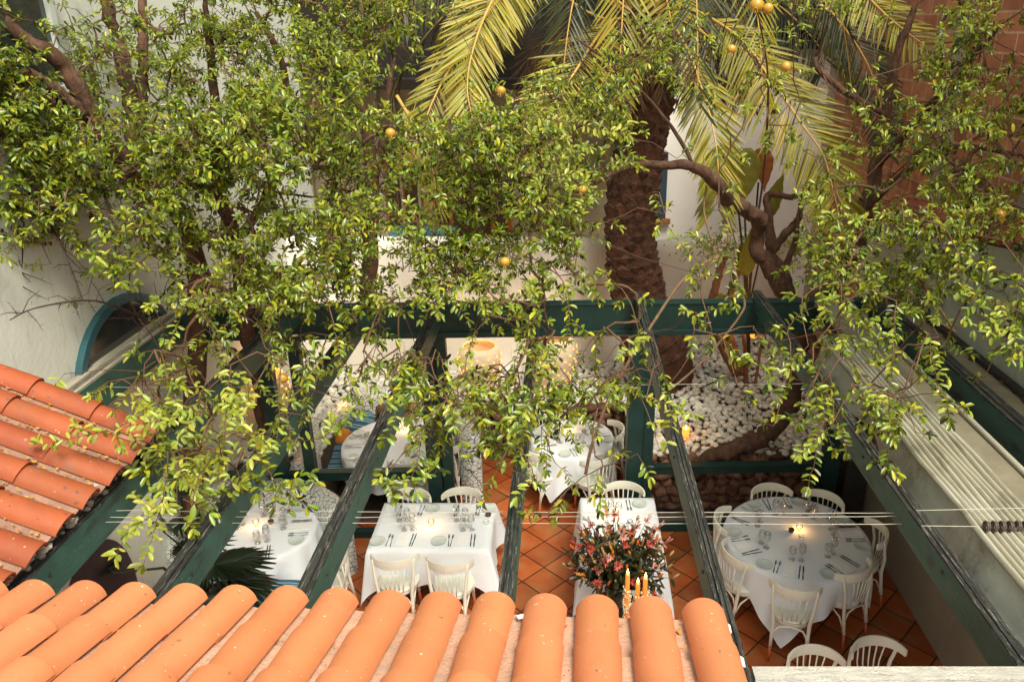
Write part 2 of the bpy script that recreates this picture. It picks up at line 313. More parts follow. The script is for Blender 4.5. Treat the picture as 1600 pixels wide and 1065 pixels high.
# pebbles
def pebbles():
    rng=np.random.default_rng(5)
    n=6;rings=4
    base=[]
    for i in range(rings+1):
        t=math.pi*i/rings
        for j in range(n): base.append((math.sin(t)*math.cos(2*math.pi*j/n),math.sin(t)*math.sin(2*math.pi*j/n),math.cos(t)))
    base=np.array(base); fb=np.array([(i*n+j,(i+1)*n+j,(i+1)*n+(j+1)%n,i*n+(j+1)%n) for i in range(rings) for j in range(n)])
    P=[]
    def fill(x0,x1,y0,y1,z,slope,step=.082):
        for layer in range(1):
            xs=np.arange(x0,x1,step); ys=np.arange(y0,y1,step*.85)
            X,Y=np.meshgrid(xs,ys); X=X+rng.uniform(-.5,.5,X.shape)*step; Y=Y+rng.uniform(-.5,.5,X.shape)*step
            Z=z+slope*(Y-y0)+layer*.022+rng.uniform(-.012,.018,X.shape); P.append(np.stack([X.ravel(),Y.ravel(),Z.ravel()],1))
    fill(.85,3.58,8.33,12.3,BEDZ+.012,0); fill(-3.95,-3.0,8.12,10.75,BEDZ+.012,0); fill(-3.0,.85,9.72,11.1,BEDZ+.012,0)
    P=np.concatenate(P); N=len(P)
    s=rng.uniform(.036,.060,(N,1,1))*np.stack([rng.uniform(.8,1.35,N),rng.uniform(.75,1.1,N),rng.uniform(.5,.75,N)],1)[:,None,:]
    V=base[None]*s; a=rng.uniform(0,6.28,N); c,sn=np.cos(a)[:,None],np.sin(a)[:,None]
    V=np.stack([V[:,:,0]*c-V[:,:,1]*sn,V[:,:,0]*sn+V[:,:,1]*c,V[:,:,2]],2)+P[:,None,:]
    Fq=fb[None]+(np.arange(N)*len(base))[:,None,None]
    o=fastmesh('white_pebbles',V.reshape(-1,3),[Fq.reshape(-1,4)],mat('pebble',(.70,.69,.62),.7,.1,12,island=.22))
    tag(o,'rounded white pebbles covering the garden bed beyond the pergola','pebbles',kind='stuff')
pebbles()
# ---- walls
def arch_pts(cy,w,z0,z1,n=16):
    pts=[(cy-w/2,z0)]; hh=min(w/2*1.25,z1-z0)
    for i in range(n+1):
        t=math.pi*(1-i/n); pts.append((cy+w/2*math.cos(t),z1-hh+hh*math.sin(t)))
    pts.append((cy+w/2,z0)); return pts
LW=empty('left_house_wall',(-4.0,5,0)); tag(LW,'tall white plastered house wall on the left with an arched window','house wall')
def wadd(mb,name,m,parent,**k):
    o=mb.build(name,m,parent,**k); o.matrix_parent_inverse=Matrix.Translation(-Vector(parent.location)) if parent.type=='EMPTY' else Matrix(); return o
wadd(MB().box(-4.35,-4.0,-1,12.2,0,7.6),'wall',PLAST,LW)
# arch window on wall x=-4
aT=at_x(175,465,-4.0); aL=at_x(107,588,-4.0)
def arch(name_off,cy,w,z0,z1,fw,m,x0,x1,inner=False):
    mb=MB(); o=arch_pts(cy,w,z0,z1); i=arch_pts(cy,w-2*fw,z0+ (0 if inner else 0),z1-fw)
    n=len(o); vs=[]
    for x in (x0,x1):
        for p in o: vs.append((x,p[0],p[1]))
        for p in i: vs.append((x,p[0],p[1]))
    f=[]
    for k in range(n-1):
        f.append((k,k+1,n+k+1,n+k)); b=2*n; f.append((b+k,b+n+k,b+n+k+1,b+k+1)); f.append((k,b+k,b+k+1,k+1)); f.append((n+k,n+k+1,b+n+k+1,b+n+k))
    mb.add(vs,f); return mb
wc=aT.y; ww=(aT.y-aL.y)*2*1.02; wz0=2.7; wz1=aT.z
fr=wadd(arch('f',wc,ww,wz0,wz1,.075,TEAL,-3.998,-3.94),'arched_window',TEAL,LW)
ip=arch_pts(wc,ww-.15,wz0,wz1-.075)
pn=MB().prism([(-3.985,p[0],p[1]) for p in ip],(0,0,0),(.008,0,0)).build('pane',PANE,fr)
dp=arch_pts(5.35,1.0,0.0,1.62)
wadd(MB().prism([(-3.998,p[0],p[1]) for p in dp],(0,0,0),(.012,0,0)),'arched_doorway',mat('dark_doorway',(.05,.03,.035),.7,.2,5),LW)
# upper window
w0=at_x(103,132,-4.0); 
uy1=w0.y; uz0=w0.z
fr2=wadd(MB().box(-4,-3.93,uy1-1.7,uy1-.0,uz0-.05,uz0).box(-4,-3.95,uy1-.07,uy1,uz0,uz0+1.6).box(-4,-3.95,uy1-.95,uy1-.89,uz0,uz0+1.6).box(-4,-3.95,uy1-1.7,uy1-1.63,uz0,uz0+1.6).box(-4,-3.95,uy1-1.7,uy1,uz0+1.6,uz0+1.67),'window',mat('white_window_frame',(.66,.70,.68),.5,.06,6),LW)
MB().box(-3.995,-3.985,uy1-1.63,uy1-.07,uz0,uz0+1.6).build('pane',PANE,fr2)
MB().box(-4,-3.90,uy1-1.75,uy1+.05,uz0-.11,uz0-.053).build('sill',mat('brick_sill',(.28,.14,.09),.9,.2,9),fr2)
# right neighbour wall with sloping tile coping
XR=3.75
def ctop(y): return 3.95-.15*(y-6.1)
RW=empty('neighbour_wall',(XR,6,0)); tag(RW,'grey white plastered wall on the right topped with old red tiles','wall')
yy=[1.0,9.6]
wadd(MB().prism([(XR,yy[0],0),(XR,yy[1],0),(XR,yy[1],ctop(yy[1])),(XR,yy[0],ctop(yy[0]))],(0,0,0),(.35,0,0)),'wall',PLAST2,RW)
def barrel(mb,p,u,v,w,r0,r1,L,n=8,th=.012,arc=math.pi,flip=1):
    """half-round tile: p start centre, v along, u across, w up"""
    vs=[]
    for (t,r) in ((0,r0),(1,r1)):
        for q in (0,1):
            rr=r-th*q
            for i in range(n+1):
                a=arc*i/n+(math.pi-arc)/2
                vs.append(p+v*(L*t)+u*(-math.cos(a)*rr)+w*(flip*math.sin(a)*rr))
    k=n+1; O=[vs[0:k],vs[2*k:3*k]]; I=[vs[k:2*k],vs[3*k:4*k]]
    def strip(A,B,rev):
        fs=[(i,i+1,k+i+1,k+i) for i in range(k-1)]
        if rev: fs=[q[::-1] for q in fs]
        mb.add(A+B,fs)
    rv=flip<0
    strip(O[0],O[1],rv); strip(I[0],I[1],not rv); strip(I[0],O[0],rv); strip(O[1],I[1],rv)
    mb.add([O[0][0],O[1][0],I[1][0],I[0][0],O[0][-1],O[1][-1],I[1][-1],I[0][-1]],[(0,1,2,3),(7,6,5,4)])
cp=MB(); y=yy[0]
while y<yy[1]:
    u=Vector((0,1,-.15)).normalized(); v=Vector((1,0,.45)).normalized(); w=u.cross(v)*-1
    if w.z<0: w=-w
    barrel(cp,Vector((XR-.07,y,ctop(y)+.01)),u,v,w,.085,.07,.5,6,arc=math.pi*.85)
    barrel(cp,Vector((XR-.05,y+.095,ctop(y)+.06)),u,v,w,.06,.07,.5,6,flip=-1)
    y+=.19
wadd(cp,'tile_coping',ROOFD,RW,smooth=False)
pp=[at_x(1470,480,XR-.03),at_x(1471,456,XR-.03),at_x(1480,455,XR-.03),at_x(1497,467,XR-.03),at_x(1599,540,XR-.03),at_x(1700,612,XR-.03)]
wadd(MB().tube(pp,.016,8),'pipe',mat('grey_pipe',(.34,.34,.30),.5,.1,5),RW,smooth=True)
# inner room wall on the right and its sill / gutter
RI=empty('dining_room_wall',(3.6,5,0)); tag(RI,'low beige plastered dining room wall under the right gutter','wall')
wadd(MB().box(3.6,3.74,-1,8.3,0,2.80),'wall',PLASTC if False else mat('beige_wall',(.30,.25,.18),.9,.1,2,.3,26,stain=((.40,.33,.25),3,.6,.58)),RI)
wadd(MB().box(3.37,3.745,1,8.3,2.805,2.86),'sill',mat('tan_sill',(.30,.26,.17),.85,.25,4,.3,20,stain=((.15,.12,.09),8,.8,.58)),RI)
wadd(MB().tube([(3.70,1,2.90),(3.70,8.3,2.90)],.035,8),'gutter_lip',DARK,RI,smooth=True)
lit=MB(); rg=random.Random(11)
for k in range(500):
    y=rg.uniform(1.8,8); x=3.745-abs(rg.gauss(0,.03)); s=rg.uniform(.006,.02); lit.box(x-s,x+s,y-s,y+s,2.862,2.875+rg.random()*.02,None)
tag(lit.build('leaf_litter',mat('brown_litter',(.16,.07,.04),.9,.4,30,island=.4)),'crumbled brown leaf litter lying along the right gutter','leaf litter',kind='stuff')
# garden wall
GP=[(-4.0,10.75,2.85),(-1.8,10.75,2.85),(.4,10.9,2.8),(1.2,11.6,2.55),(3.7,12.5,2.55)]
gw=MB(); vs=[]; 
for (x,y,z) in GP:
    sec=[(0,0),(0,z-.16),(.03,z-.06),(.10,z),(.22,z),(.29,z-.06),(.32,z-.16),(.32,0)]
    vs+=[(x,y+a,b) for a,b in sec]
k=8; gw.add(vs,[(i*k+j,(i+1)*k+j,(i+1)*k+j+1,i*k+j+1) for i in range(len(GP)-1) for j in range(k-1)])
tag(gw.build('garden_wall',GWALL,None,True),'smooth white garden wall with a rounded top behind the pebbles','garden wall')
# brick building on the right behind
BB=empty('brick_building',(4.6,9,0)); tag(BB,'unplastered orange hollow brick building with concrete columns, upper right','building')
wadd(MB().box(4.55,9,3.0,14.0,0,9),'wall',BRICK,BB)
CONC=mat('concrete',(.42,.34,.24),.9,.2,5,.4,30)
for (yc) in (3.6,7.55,9.5,13.85): wadd(MB().box(4.50,4.56,yc-.15,yc+.15,0,9),'column',CONC,BB)
wadd(MB().box(4.44,9,3,14.0,9.0,9.2),'roof',CONC,BB)
# far buildings
FB=empty('white_building',(3,17,0)); tag(FB,'bright white building seen through the palm fronds at the back right','building')
wadd(MB().box(1.6,9.5,16.5,22,0,9),'wall',mat('bright_white_wall',(.90,.89,.85),.9,.04,1),FB)
a=at_y(1030,305,16.45)
wadd(MB().box(a.x-.5,a.x+.15,16.42,16.49,a.z-.5,a.z+.9),'window',mat('teal_dark_window',(.04,.07,.10),.3,.2,5),FB)
wadd(MB().box(a.x-.6,a.x+.25,16.36,16.49,a.z-.6,a.z-.503),'sill',mat('red_sill',(.35,.12,.06),.8,.1,5),FB)
CB=empty('cream_building',(-3,14.5,0)); tag(CB,'cream building with orange doors glimpsed through the leaves at the back left','building')
wadd(MB().box(-9,1.55,14.5,20,0,9),'wall',mat('cream_wall',(.66,.52,.36),.9,.1,1.5,.2,8,stain=((.75,.70,.6),1.0,.6,.5)),CB)
for x in np.arange(-6.4,-2.6,.33): wadd(MB().box(x,x+.05,14.42,14.49,0,5.2),'pilaster',PLASTC,CB)
DKW=mat('dark_roof_backdrop',(.016,.010,.007),.9,.4,6,.4,20)
wadd(MB().box(-9.2,1.7,12.6,20,4.75,4.9).box(-9,1.6,13.2,20,4.9,9.5),'roof',DKW,CB)  # roof block added to stand for the dark under the palm crown
wadd(MB().box(1.3,9.6,16.2,22,5.25,5.6).box(1.6,9.5,15.9,22,5.6,9.6),'roof',DKW,FB)
OD=mat('orange_door',(.62,.16,.02),.6,.15,5)
for (px,py0,py1) in ((625,255,400),(700,250,400),(768,300,400)):
    q=at_y(px,py0,14.4); z1=q.z; z0=at_y(px,py1,14.4).z
    d=wadd(MB().box(q.x-.35,q.x+.35,14.43,14.49,z0,z1),'door',OD,CB)
    MB().box(q.x-.28,q.x-.04,14.41,14.428,z0+.1,z1-.1).box(q.x+.04,q.x+.28,14.41,14.428,z0+.1,z1-.1).build('door_panel',mat('dark_panel',(.10,.05,.03),.5,.2,5),d)
q0=at_y(625,348,14.2)
aw=MB()
for i in range(7): aw.box(q0.x-.1+i*.17,q0.x-.1+i*.17+.15,13.7,14.2,q0.z-.25,q0.z-.05,None)
tag(aw.build('striped_awning',mat('teal_stripe',(.10,.26,.27),.7,.3,30,island=.3)),'small teal striped awning over the orange door at the back','awning')
# ------------------------------------------------------------ PERGOLA
def slatbeam(mbs,mbt,x0,x1,y0,y1,z0,z1):
    mbs.box(x0,x1,y0,y1,z0,z1)
    # weathered rails on top
    w=(x1-x0)
    for (a,b,h) in ((.0,.30,.014),(.36,.62,.02),(.70,1.0,.014)): mbt.box(x0+w*a,x0+w*b,y0,y1,z1+.001,z1+h)
PG=empty('pergola',(0,7.8,0)); tag(PG,'dark green painted timber pergola frame over the dining room','pergola')
def pYb(x): return 7.82+.035*x
BE=[(-2.87,-2.785,2.78,3.0),(-2.10,-2.02,2.80,3.0),(-1.37,-1.29,2.80,3.0),(-.345,-.27,2.82,3.0),(.735,.81,2.82,3.0),(2.02,2.10,2.82,3.0),(3.22,3.34,2.72,3.0)]
for i,(x0,x1,z0,z1) in enumerate(BE):
    a,b=MB(),MB(); ye=pYb(x0)+.1
    slatbeam(a,b,x0,x1,(1.2 if i!=4 else .9) if i not in(5,) else 2.68,ye,z0,z1)
    o=wadd(a,'beam',GREEN,PG,bevel=.004); b.build('weathered_top_rail',WOODT,o)
a,b=MB(),MB(); a.box(-3.96,-3.84,2.2,8.0,2.72,2.98); o=wadd(a,'wall_plate',GREEN,PG); b.box(-3.98,-3.90,2.2,8.0,2.981,3.03); b.box(-3.88,-3.845,2.2,8.0,2.981,3.0); b.build('weathered_top_rail',mat('pale_weathered_rail',(.36,.32,.25),.85,.4,6,.5,40,stretch=(6,.4,1)),o)
for i,(x0,x1,z0,z1) in enumerate(BE):
    bm_=MB(); side=x1 if i<4 else x0; sg=1 if i<4 else -1
    for yb_ in (7.6,6.1,4.6,3.4): bm_.tube([(side,yb_,(z0+z1)/2+.03),(side+sg*.008,yb_,(z0+z1)/2+.03)],.011,8)
    wadd(bm_,'bolt_heads',MATS['dark_metal'],PG)['kind']='stuff'
# crossbeam (two boards: face and lower flange)
M=Matrix.Rotation(.035,4,'Z'); M.translation=Vector((0,7.82,0))
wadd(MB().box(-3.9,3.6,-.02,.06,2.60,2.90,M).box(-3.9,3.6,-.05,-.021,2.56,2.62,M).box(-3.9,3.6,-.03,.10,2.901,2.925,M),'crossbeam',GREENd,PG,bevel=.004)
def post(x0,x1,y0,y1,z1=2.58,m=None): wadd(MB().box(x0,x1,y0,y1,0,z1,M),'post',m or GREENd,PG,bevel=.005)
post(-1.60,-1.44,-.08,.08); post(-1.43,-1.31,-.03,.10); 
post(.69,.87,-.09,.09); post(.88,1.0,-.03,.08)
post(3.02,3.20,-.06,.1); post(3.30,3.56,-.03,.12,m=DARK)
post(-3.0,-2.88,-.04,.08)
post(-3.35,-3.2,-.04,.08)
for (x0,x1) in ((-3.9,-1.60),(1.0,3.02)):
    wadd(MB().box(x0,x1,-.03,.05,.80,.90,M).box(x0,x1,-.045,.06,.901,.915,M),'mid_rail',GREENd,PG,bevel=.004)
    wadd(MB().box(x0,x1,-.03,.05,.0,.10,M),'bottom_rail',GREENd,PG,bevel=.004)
# near weathered white board
nb=MB().box(.83,3.35,2.60,2.675,2.86,3.0); nb.build('x',WOODW)
bpy.data.objects['x'].name='weathered_board'; NBo=bpy.data.objects['weathered_board']; tag(NBo,'horizontal board with flaking white paint across the bottom right','board')
tag(MB().box(.83,3.35,2.45,2.595,2.60,2.95).build('brown_timber',WOODB),'dark brown raw timber under the flaking white board','timber')
# wires
def wire(pts,name,label,r=.0019):
    tag(MB().tube(pts,r,5).build('cable',CORD,None,True),label,'cable',name)
wl=[(797,801,160,1600,'upper'),(807,806,200,1100,'middle'),(815,818,180,1535,'lower'),(603,600,440,1010,'faint far')]
for (ya,yb,xa,xb,nm) in wl:
    z=2.88; A=at_z(xa,ya,z); B=at_z(xb,yb,z); sl_=(B-A)/(B.x-A.x); A=A+sl_*(-3.88-A.x); B=B+sl_*((3.26 if xb>1200 else 2.05)-B.x); pts=[A.lerp(B,i/36)+Vector((0,0,-.006*abs(math.sin(math.pi*i/6))+.0015*math.sin(i*2.3))) for i in range(37)]
    wire(pts,'awning cables','thin pale cable strung level across under the beams, the '+nm+' one')
for (ya,yb,xa,xb,nm) in ((797,792,1432,1660,'upper'),(821,822,1440,1530,'lower')):
    A=at_z(xa,ya,3.19); B=at_z(xb,yb,3.19); wire([A.lerp(B,i/6) for i in range(7)],'awning cables','thin pale cable lying across the folded awning, the '+nm+' one')
# awning
AW=empty('retracted_awning',(2.4,5,3.1)); tag(AW,'retracted pleated beige awning folded beside the right green beam','awning')
pl=MB(); nR=10
def rib(i): 
    x=2.24+.038*i+.006*math.sin(i*5.3)
    pts=[(x+.012*math.sin(yv*1.3+i*.2),yv,3.13+.010*math.sin(yv*2.1+i*1.7)+.012*math.sin(i*4.1)) for yv in np.linspace(1.6,6.35,26)]
    return pts
def fold_(u,v):
    x=u*10; i=int(x); y=1.6+4.75*v
    return (2.215+.0395*x+.010*math.sin(y*1.3)+.004*math.sin(y*7+i), y, 3.12+.030*abs(math.sin(math.pi*x))**.7+.004*math.sin(y*2.1+i*1.3)+.006*MN.noise(Vector((x*.6,y*1.5,0))))
pl.grid(fold_,121,60)
wadd(pl,'pleats',PLAM,AW,smooth=True,solid=.003)
fs=MB()
def sag(u,v):
    y=1.6+4.7*u; lx=.07+.04*math.sin(y*2.1+1)+.03*math.sin(y*4.7)
    return (2.25-lx*v*.9+ .02*math.sin(y*9)*v, y, 3.11-.24*v-.04*math.sin(math.pi*v)+.03*math.sin(y*5)*v)
fs.grid(sag,60,10); wadd(fs,'hanging_fabric',FABW,AW,smooth=True,solid=.003)
fs=MB(); fs.box(2.64,2.95,1.6,7.8,2.90,2.96); 
tag(fs.build('plaster_ledge',mat('dirty_ledge',(.20,.18,.12),.9,.2,4,.4,20,stain=((.22,.19,.14),6,.7,.56))),'stained beige ledge between the folded awning and the outer beam','ledge')
tag(MB().tube([(2.97,1.6,2.975),(2.97,7.8,2.975)],.022,8).build('rail_pipe',mat('beige_pipe',(.40,.37,.29),.6,.15,6),None,True),'beige pipe running along the edge of the stained ledge','pipe')
tag(MB().box(2.66,3.20,1.6,7.8,2.6,2.70).build('soffit_board',mat('brown_red_board',(.20,.12,.09),.85,.2,5)),'dull reddish brown board in the gap beside the outer green beam','board')
# rings runner
def runner_chain():
    base=at_z(1535,822,3.17)
    for i in range(9):
        c=base+Vector((.018+.042*i,0,0))
        mb=MB(); 
        for (dx,rr) in ((0,.024),(.012,.02)):
            mb.tube([(dx,rr*math.cos(t),rr*1.2*math.sin(t)) for t in np.linspace(0,2*math.pi,13)],.006,6,cap=False)
        mb.box(-.004,.012,-.012,.012,-.045,-.02)
        o=mb.build('runner_ring',mat('brown_metal',(.07,.05,.04),.5,.3,9) if i==0 else bpy.data.materials['brown_metal'],None,True); o.location=c
        tag(o,['first','second','third','fourth','fifth','sixth','seventh','eighth','ninth'][i]+' dark metal runner ring from the left, clipped on the folded awning','runner ring','runner rings in a row on the awning cable')
runner_chain()
# ------------------------------------------------------------ TILE ROOFS
def tile_roof(origin,u,v,cols,rows,pitch,course,mc,mp,r=.088,seed=1,jit=.003,rlim=None):
    w=u.cross(v).normalized(); 
    if w.z<0: w=-w
    rg=random.Random(seed); a=MB(); b=MB()
    for i in range(cols):
        for j in range(rows):
            p=origin+u*(pitch*i+rg.uniform(-jit,jit)*1.5)+v*(course*j+ (rg.uniform(-.008,.008) if j else rg.uniform(-.012,.012)))
            uu=(u+v*rg.uniform(-.012,.012)).normalized(); vv=(v+w*-.02).normalized()
            barrel(a,p-w*.006,uu,(v-u*rg.uniform(-.012,.012)-w*.035).normalized(),w,r,r*.92,course*1.12,12,th=.012,arc=math.pi*.80)
            if i==cols-1: continue
            q=p+u*(pitch*.5)+v*.02
            barrel(b,q+w*.085,u,(v-w*.03).normalized(),w,.10,.10,course*1.1,8,th=.01,flip=-1,arc=math.pi*.62)
    return a,b,w
# front roof: runs down away from the camera
az=R(2.4); sl=R(16)
dn=Vector((math.sin(az)*math.cos(sl),math.cos(az)*math.cos(sl),-math.sin(sl)))   # downhill
uu=Vector((math.cos(az),-math.sin(az),0)); vup=-dn
P0=at_z(885,959,3.22)
FR=empty('front_tile_roof',P0); tag(FR,'pale orange terracotta tile roof in the foreground along the bottom','tile roof')
pit=.234; i0=-15
org=P0+uu*(pit*(i0)+ (at_z(937,959,3.22)-P0).dot(uu)%pit)
ncols=19
# right-most crown near px 1100
rx=at_z(1098,959,3.22); n_=round((rx-org).dot(uu)/pit); org=org+uu*(((rx-org).dot(uu))-n_*pit); ncols=n_+1
a,b,wv=tile_roof(org,uu,vup,ncols,7,pit,.335,TILE,PAN,r=.101,seed=2)
wadd(a,'cover_tiles',TILE,FR,smooth=True); wadd(b,'channel_tiles',PAN,FR,smooth=True)
sl0=org-uu*.1+vup*.06-wv*.085; e=uu*(pit*(ncols-1)+.15)
wadd(MB().prism([sl0,sl0+e,sl0+e+vup*2.6,sl0+vup*2.6],(0,0,0),tuple(-wv*.06)),'roof_deck',WOODB,FR)
wadd(MB().prism([sl0+wv*.004,sl0+e+wv*.004,sl0+e+vup*2.6+wv*.004,sl0+vup*2.6+wv*.004],(0,0,0),tuple(wv*.02)),'mortar_bed',MORT,FR)
# left roof: runs down to the right
dl=Vector((math.cos(R(26.5)),0,-math.sin(R(26.5)))); ul=Vector((0,-1,0))
o2=Vector((-2.74,4.56,3.10)); 
LR=empty('side_tile_roof',o2); tag(LR,'shade-darkened terracotta tile roof sloping down to the right at the left edge','tile roof')
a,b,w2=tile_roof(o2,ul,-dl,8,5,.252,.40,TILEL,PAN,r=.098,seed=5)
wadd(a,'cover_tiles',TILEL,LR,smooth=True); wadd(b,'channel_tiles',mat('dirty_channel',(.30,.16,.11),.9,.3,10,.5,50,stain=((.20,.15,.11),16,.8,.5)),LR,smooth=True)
s0=o2-ul*.12+(-dl)*.05-w2*.085; e2=ul*(.252*7+.24)
wadd(MB().prism([s0,s0+e2,s0+e2-dl*1.30,s0-dl*1.30],(0,0,0),tuple(-w2*.05)),'roof_deck',WOODB,LR)
mo=MB(); rg=random.Random(4)
for k in range(150):
    t=rg.random(); p=s0+e2*t-dl*rg.uniform(-.015,.03)+w2*rg.uniform(-.03,.075); r_=rg.uniform(.012,.03)
    mo.lathe([(0.001,-r_*.7),(r_*.9,-r_*.3),(r_,r_*.2),(0.001,r_*.7)],p,6)
wadd(mo,'mortar_edge',MORT,LR)
# bits on the roofs
def roof_pt(px,py,h=.0):
    n=wv; o=org+wv*.02; r=ray(px,py); c=Vector((0,0,CAMZ)); t=(o-c).dot(n)/Vector(r).dot(n); return c+r*t+wv*h
DEBW=mat('white_chip',(.78,.76,.70),.8,.1,9); DEBL=mat('dry_leaf_bit',(.50,.24,.05),.8,.4,20,island=.3)
def chip(px,py,s,label,m,cat,name):
    rg=random.Random(int(px)); mb=MB(); p=roof_pt(px,py,-.02)
    n=7; t=[(s*(.7+.5*rg.random())*math.cos(2*math.pi*i/n),s*(.5+.4*rg.random())*math.sin(2*math.pi*i/n),rg.uniform(0,.3)*s) for i in range(n)]
    mb.prism(t,(0,0,0),(0,0,s*.35)); o=mb.build(name,m,None); o.location=p; o.rotation_euler=(-sl,0,rg.random()*3); tag(o,label,cat)
chip(169,1038,.018,'white plaster crumb in the roof channel at the lower left',DEBW,'crumb','plaster_crumb')
chip(408,968,.018,'white crumb beside a dry leaf on the roof left of centre',DEBW,'crumb','plaster_crumb')
chip(415,950,.014,'small orange dry leaf on the roof above a white crumb',DEBL,'leaf','dry_leaf')
chip(1062,980,.016,'yellow curled dry leaf on the roof near its right end',DEBL,'leaf','dry_leaf')
chip(265,1022,.022,'clump of yellow brown debris in the roof channel',DEBL,'debris','leaf_clump')
chip(109,960,.014,'dry brown leaf wedged between two tiles at the far left',DEBL,'leaf','dry_leaf')
o=MB().box(-.022,.022,-.018,.018,0,.002).build('paper_scrap',mat('paper',(.85,.84,.82),.8,.02,3)); o.location=roof_pt(816,963,.002); o.rotation_euler=(-sl,0,.3); tag(o,'small white paper scrap between two roof tiles near the middle','paper')
for (px,py,i,lb) in ((1139,978,0,'white plaster flake against the green beam, upper of two'),(1160,1030,1,'white plaster flake against the green beam, lower of two')):
    o=MB().prism([(-.006,-.024,0),(.006,-.028,0),(.008,.016,0),(-.003,.028,0)],(0,0,0),(0,0,.006)).build('plaster_flake',DEBW); o.location=roof_pt(px,py,-.01); tag(o,lb,'flake')
lm=MB(); rg=random.Random(9)
for k in range(260):
    i=rg.randint(0,ncols-2) if rg.random()<.5 else rg.randint(0,6); p=org+uu*(pit*(i+.5)+rg.gauss(0,.018))+vup*rg.uniform(.02,1.3)+wv*.012; s=rg.uniform(.002,.008)
    lm.prism([p+uu*s,p+vup*s*1.6,p-uu*s,p-vup*s],(0,0,0),tuple(wv*.003))
for k in range(500):
    i=rg.randint(0,7); p=o2+ul*(.252*(i+.5)+rg.gauss(0,.02))-dl*rg.uniform(.05,1.7)+w2*.018; s=rg.uniform(.003,.011)
    lm.prism([p+ul*s,p-dl*s*1.6,p-ul*s,p+dl*s],(0,0,0),tuple(w2*.004))
tag(lm.build('roof_litter',DEBL),'scattered dry leaf crumbs lying in the roof tile channels','leaf litter',kind='stuff')
# ------------------------------------------------------------ TABLES
TH=.75
def cloth_round(r,s,seed,hmin=.05):
    rg=random.Random(seed); ph=rg.random()*6; n=144
    def fn(u,v):
        a=2*math.pi*u
        if v<=.5: 
            q=v/.5; return (r*q*math.cos(a),r*q*math.sin(a),TH+.004-.0015*math.sin(a*8)*q)
        t=(v-.5)/.5
        e=min(s/max(abs(math.cos(a+ph)),1e-3),s/max(abs(math.sin(a+ph)),1e-3)); drop=min(e-r,TH-hmin)
        corner=min(1,max(0,(drop-.2)/.4))
        fold=(.03+.06*corner)*t*2.6*MN.noise(Vector((math.cos(a)*3.4+ph,math.sin(a)*3.4,t*.5)))+.018*t*math.sin(a*13+3*MN.noise(Vector((math.cos(a)*2,math.sin(a)*2,ph))))
        rr=r+.012*min(1,t*6)+.04*t+fold
        return (rr*math.cos(a),rr*math.sin(a),TH+.004-drop*t-(.008 if t>0 else 0))
    mb=MB(); mb.grid(fn,n,25,wrap=True); return mb
def cloth_rect(hx,hy,drop,seed):
    rg=random.Random(seed); ph=rg.random()*6; n=160
    def per(u):
        P=4*(hx+hy); d=u*P
        segs=[((hx,-hy),(hx,hy)),((hx,hy),(-hx,hy)),((-hx,hy),(-hx,-hy)),((-hx,-hy),(hx,-hy))]
        for (a,b) in segs:
            L=math.hypot(b[0]-a[0],b[1]-a[1])
            if d<=L+1e-9: q=d/L; return a[0]+(b[0]-a[0])*q,a[1]+(b[1]-a[1])*q,min(d,L-d)
            d-=L
        return hx,-hy,0
    def fn(u,v):
        x,y,dc=per(u)
        if v<=.5: q=v/.5; return (x*q,y*q,TH+.004)
        t=(v-.5)/.5; c=max(0,1-dc/.22); dr=drop+.24*c*c
        a=math.atan2(y,x); ln=math.hypot(x,y)
        nx=(1 if abs(abs(x)-hx)<1e-6 else 0)*(1 if x>0 else -1); ny=(1 if abs(abs(y)-hy)<1e-6 else 0)*(1 if y>0 else -1)
        o=.012+.03*t+.022*t*(math.sin(u*70+ph)+math.sin(u*43))+.09*c*t
        if c>0: nx,ny=x/ln*1.2,y/ln*1.2
        return (x+nx*o,y+ny*o,TH+.004-dr*t-(.006 if t>0 else 0))
    mb=MB(); mb.grid(fn,n,21,wrap=True); return mb
DWOOD=mat('dark_table_wood',(.09,.05,.03),.6,.2,8)
def make_table(c,r,rect,s,seed,lab,clab,rz=0):
    t=empty('table',(c[0],c[1],0),rz); tag(t,lab,'table')
    if rect:
        hx,hy=rect; wadd2(MB().box(-hx+.01,hx-.01,-hy+.01,hy-.01,TH-.03,TH),'tabletop',DWOOD,t)
        for sx in (-1,1):
            for sy in (-1,1): wadd2(MB().box(sx*(hx-.08)-.03,sx*(hx-.08)+.03,sy*(hy-.08)-.03,sy*(hy-.08)+.03,0,TH-.03),'leg',DWOOD,t)
        cl=cloth_rect(hx,hy,s,seed)
    else:
        wadd2(MB().lathe([(0,TH-.03),(r-.01,TH-.03),(r-.01,TH),(0,TH)],n=40),'tabletop',DWOOD,t)
        wadd2(MB().lathe([(.25,0),(.22,.04),(.05,.08),(.05,TH-.03)],n=16),'pedestal',DWOOD,t)
        cl=cloth_round(r,s,seed)
    o=cl.build('tablecloth',CLOTH,None,True); o.location=(c[0],c[1],0); o.rotation_euler=(0,0,rz); tag(o,clab,'tablecloth')
def wadd2(mb,name,m,parent,**k): return mb.build(name,m,parent,**k)
